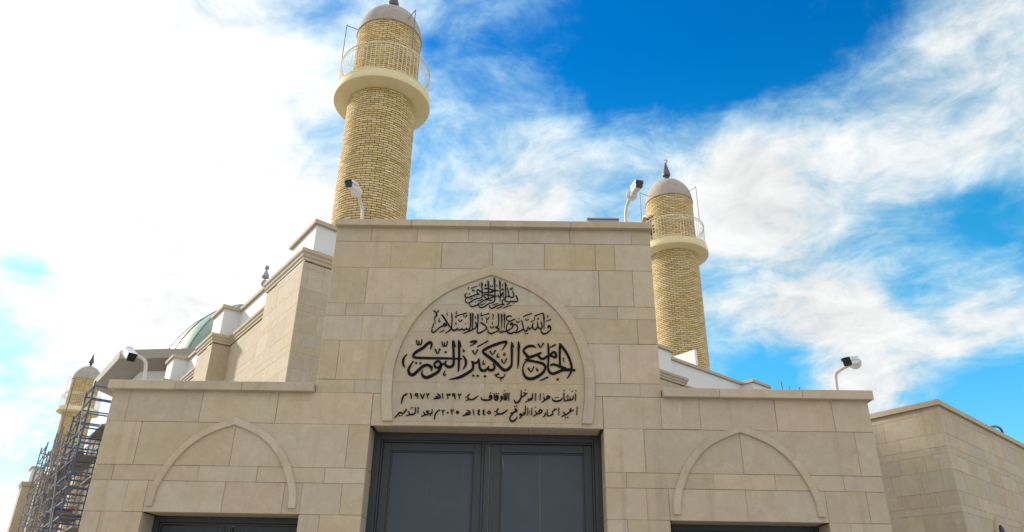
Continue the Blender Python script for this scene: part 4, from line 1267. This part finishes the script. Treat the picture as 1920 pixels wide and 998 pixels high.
# ------------------------------------------------------------------ security cameras
def security_camera(path, disc, rear, front, label):
    base = Vector((path[0][0], path[0][1], path[0][2]))
    zb = 6.046 if base.z > 5 else 3.983
    t = thing('security_camera', label, "security camera", (base.x, base.y, zb), "white security cameras on the gate copings")
    disc, rear, front = Vector(disc), Vector(rear), Vector(front)
    pm = MB()
    pts = [(base.x, base.y, zb)] + [tuple(p) for p in path[1:]]
    pm.tube(spline(pts, 5), .019, 12)
    pm.lathe([(.055, 0), (.055, .008), (.03, .014), (.024, .03)], 20, center=(base.x, base.y, zb))
    pole = local(pm.build('pole', M_POLE, None), t)
    ax = (front - rear).normalized()
    side = ax.cross(Vector((0, 0, 1))).normalized()
    up = side.cross(ax).normalized()
    dax = (Vector((0, 0, 1.6)) - disc).normalized()
    dax = (dax * .75 + ax * .35 + Vector((0, 0, -.15))).normalized()
    dm = MB()
    dm.lathe([(.0, -.028), (.060, -.028), (.068, -.022), (.070, .0), (.068, .012), (.060, .016), (.056, .022), (.030, .030), (.022, .045), (.0, .046)], 32, center=disc, axis=dax)
    local(dm.build('junction_disc', M_CAMWHITE, None, angle=30), t)
    jm = MB()
    mid = rear + ax * .05
    jm.tube([disc + dax * .03, (disc + dax * .05 + mid) / 2, mid - up * .035], .016, 10)
    jm.lathe([(.0, -.024), (.017, -.017), (.024, 0), (.017, .017), (.0, .024)], 16, center=disc + dax * .05)
    local(jm.build('joint', M_CAMWHITE, None), t)
    L = (front - rear).length

    def ring(s, w, h, r, n=6):
        pts = []
        for cx, cy, a0 in ((w - r, h - r, 0), (-w + r, h - r, 90), (-w + r, -h + r, 180), (w - r, -h + r, 270)):
            for j in range(n):
                a = math.radians(a0 + 90 * j / (n - 1))
                pts.append(rear + ax * s + side * (cx + r * math.cos(a)) + up * (cy + r * math.sin(a)))
        return pts
    hm = MB()
    W = .043
    rows = [ring(0, W * .55, W * .55, .018), ring(.012, W * .8, W * .8, .026), ring(.04, W * .92, W * .92, .028), ring(L * .5, W, W, .026), ring(L - .012, W * 1.04, W * 1.04, .022)]
    hm.grid(rows, close_v=True)
    hm.face(list(reversed(rows[0])))
    local(hm.build('housing', M_CAMWHITE, None, angle=40), t)
    vm = MB()
    s0, s1 = L * .25, L + .018
    prof = lambda s, g: [rear + ax * s + side * x + up * z for x, z in ((-W - g, W * .3), (-W - g, W + g * .6), (-W * .7, W + g), (W * .7, W + g), (W + g, W + g * .6), (W + g, W * .3))]
    a, b, c, d = prof(s0, .004), prof(s1, .007), prof(s1, .011), prof(s0, .008)
    vm.grid([a, b, c, d])
    local(vm.build('sun_visor', M_CAMWHITE, None, angle=30), t)
    fm = MB()
    rows = [ring(L - .012, W * 1.05, W * 1.05, .022), ring(L, W * 1.06, W * 1.06, .022), ring(L + .004, W * 1.0, W * 1.0, .02), ring(L + .002, W * .84, W * .84, .016)]
    fm.grid(rows, close_v=True)
    fm.face(rows[-1])
    face = local(fm.build('front_face', M_CAMFACE, None, angle=40), t)
    lm = MB()
    lm.lathe([(.024, -.002), (.024, .006), (.019, .008), (.017, .004), (.0, .006)], 24, center=rear + ax * (L + .003) + up * .010, axis=ax)
    ln = lm.build('lens', M_LENS, None)
    ln.parent = face
    ln.matrix_parent_inverse = Matrix.Translation(-Vector(t.location))
    bm = MB()
    c0 = rear + ax * (L + .0045) - up * .026
    bm.bar(c0 - side * .022, c0 + side * .022, .006, .008)
    ln = bm.build('led_bar', M_LED, None)
    ln.parent = face
    ln.matrix_parent_inverse = Matrix.Translation(-Vector(t.location))
    cm = MB()
    cm.tube(spline([rear + ax * .004, rear - ax * .03 - up * .01, disc - dax * .035 + side * .03, disc - dax * .028], 4), .005, 6)
    local(cm.build('signal_cable', M_CAMFACE, None), t)
    return t


security_camera([[-1.959, 8.12, 6.145], [-1.968, 8.12, 6.244], [-1.986, 8.09, 6.334], [-2.013, 8.0, 6.404]], [-2.036, 7.96, 6.441], [-2.025, 7.93, 6.454], [-2.081, 7.72, 6.411],
                "white bullet camera on the pier's left end, in front of the large minaret")
security_camera([[1.314, 8.12, 6.155], [1.325, 8.12, 6.307], [1.355, 8.08, 6.416], [1.378, 8.0, 6.438]], [1.384, 7.96, 6.444], [1.398, 7.94, 6.471], [1.444, 7.74, 6.466],
                "white bullet camera on the pier's right end, turned to the right against the sky")
security_camera([[3.562, 8.12, 4.044], [3.573, 8.12, 4.193], [3.599, 8.11, 4.246], [3.692, 8.08, 4.3], [3.759, 8.06, 4.32]], [3.783, 8.04, 4.332], [3.808, 8.03, 4.357], [3.615, 7.86, 4.282],
                "white camera on a bent pole over the low right wing, above the annex side")
security_camera([[-4.194, 8.12, 4.049], [-4.226, 8.12, 4.227], [-4.277, 8.1, 4.288], [-4.327, 8.06, 4.304], [-4.366, 8.03, 4.312]], [-4.396, 8.0, 4.32], [-4.425, 8.0, 4.339], [-4.231, 7.8, 4.194],
                "white camera on a bent pole over the left wing, in front of the grey eave")

# grey cabinet lying behind the pier coping
t = thing('roof_cabinet', "flat grey metal cabinet on the pier roof left of the right camera", "cabinet", (1.06, 8.5, 6.04))
m = MB()
m.box(-.2, .2, -.18, .18, .008, .255)
m.build('cabinet_body', M_BOX, t, bevel=.008)
m = MB()
m.box(-.206, .206, -.19, .19, .258, .278)
m.build('lid', M_BOX, t, bevel=.006)

# short rods standing on the right wing
for x, z, r, lab in ((3.13, 4.277, .009, "tallest dark rod standing on the right wing"), (3.22, 4.232, .006, "thin middle rod of three on the right wing"), (3.334, 4.212, .010, "shortest thick rod of three on the right wing")):
    m = MB()
    m.tube([(0, 0, 0), (.002, 0, (z - 3.985) * .5), (-.004, 0, z - 3.985)], r, 8)
    o = m.build('steel_rod', M_BRACKET)
    o.location = (x, 8.6, 3.984)
    tag(o, lab, "rod", "short rods on the right wing")

# ------------------------------------------------------------------ scaffolding along the hall's left wall
def build_scaffold():
    s = thing('scaffolding', "blue and grey steel scaffolding with planks along the hall's left wall", "scaffolding", LP(16, 1.8))
    V = lambda t, o, z: LP(t, o) + Vector((0, 0, z))
    inner, outer = 1.25, 2.2
    posts = [(10.5, 8.05, M_BLUESTEEL), (12.1, 8.05, M_BLUESTEEL), (13.9, 7.65, M_BLUESTEEL), (15.2, 7.3, M_RUSTSTEEL), (16.4, 7.8, M_RUSTSTEEL), (18.1, 7.85, M_RUSTSTEEL), (19.5, 7.4, M_RUSTSTEEL), (20.9, 8.0, M_RUSTSTEEL), (23.2, 8.15, M_RUSTSTEEL)]
    for k, (t, top, m_) in enumerate(posts):
        fr = MB()
        fr.tube([V(t, outer, 0), V(t, outer, top)], .03, 6)
        fr.tube([V(t, inner, 0), V(t, inner, top - .1)], .026, 6)
        z = .35
        while z < top - .1:
            fr.tube([V(t, outer, z), V(t, inner, z)], .022, 6)
            z += .42
        local(fr.build('ladder_frame', m_, None), s)
    for k in range(len(posts) - 1):
        t0, t1 = posts[k][0], posts[k + 1][0]
        top = min(posts[k][1], posts[k + 1][1])
        ld = MB()
        z = top - .12
        j = 0
        while z > 2.2:
            for o in (outer, inner):
                if True:
                    ld.tube([V(t0, o, z), V(t1, o, z + rng.uniform(-.03, .03))], .022, 6)
            z -= .42
            j += 1
        local(ld.build('ledger', M_BLUESTEEL if k < 2 else M_RUSTSTEEL, None), s)
        br = MB()
        z = top - .2
        j = k
        while z > 2.6:
            a, b = (t0, t1) if j % 2 else (t1, t0)
            br.tube([V(a, outer + .03, z), V(b, outer + .03, z - 1.7)], .015, 6)
            z -= 1.7
            j += 1
        local(br.build('brace', M_RUSTSTEEL, None), s)
    for (t0, t1, z, o0, o1) in ((10.2, 12.4, 6.75, 1.25, 1.8), (10.3, 12.0, 5.3, 1.2, 1.7), (10.2, 12.2, 3.9, 1.3, 1.9), (13.6, 18.4, 6.45, 1.2, 1.9), (16.2, 21.2, 6.5, 1.3, 2.0),
                                 (16.2, 21.0, 5.0, 1.2, 1.8), (13.8, 16.6, 4.6, 1.2, 1.8), (18.0, 23.4, 5.9, 1.2, 1.9), (16.0, 21.0, 3.3, 1.3, 1.9)):
        pk = MB()
        w = (o1 - o0) / 3
        for i in range(3):
            oo = o0 + w * (i + .5)
            dz = rng.uniform(-.02, .02)
            pk.bar(V(t0 + rng.uniform(-.3, .2), oo, z + dz), V(t1 + rng.uniform(-.2, .3), oo, z + dz), w * .94, .045)
        local(pk.build('plank', M_PLANK, None, smooth=False), s)
    pp = MB()
    pp.tube([V(11.2, 2.35, 2.0), V(17.4, 2.5, 1.0)], .05, 8)
    local(pp.build('loose_pole', M_POLE, None), s)
    lp = MB()
    lp.tube([V(15.9, 2.3, 0), V(15.9, 2.3, 9.4)], .022, 6)
    local(lp.build('tall_standard', M_RUSTSTEEL, None), s)
    return s


build_scaffold()
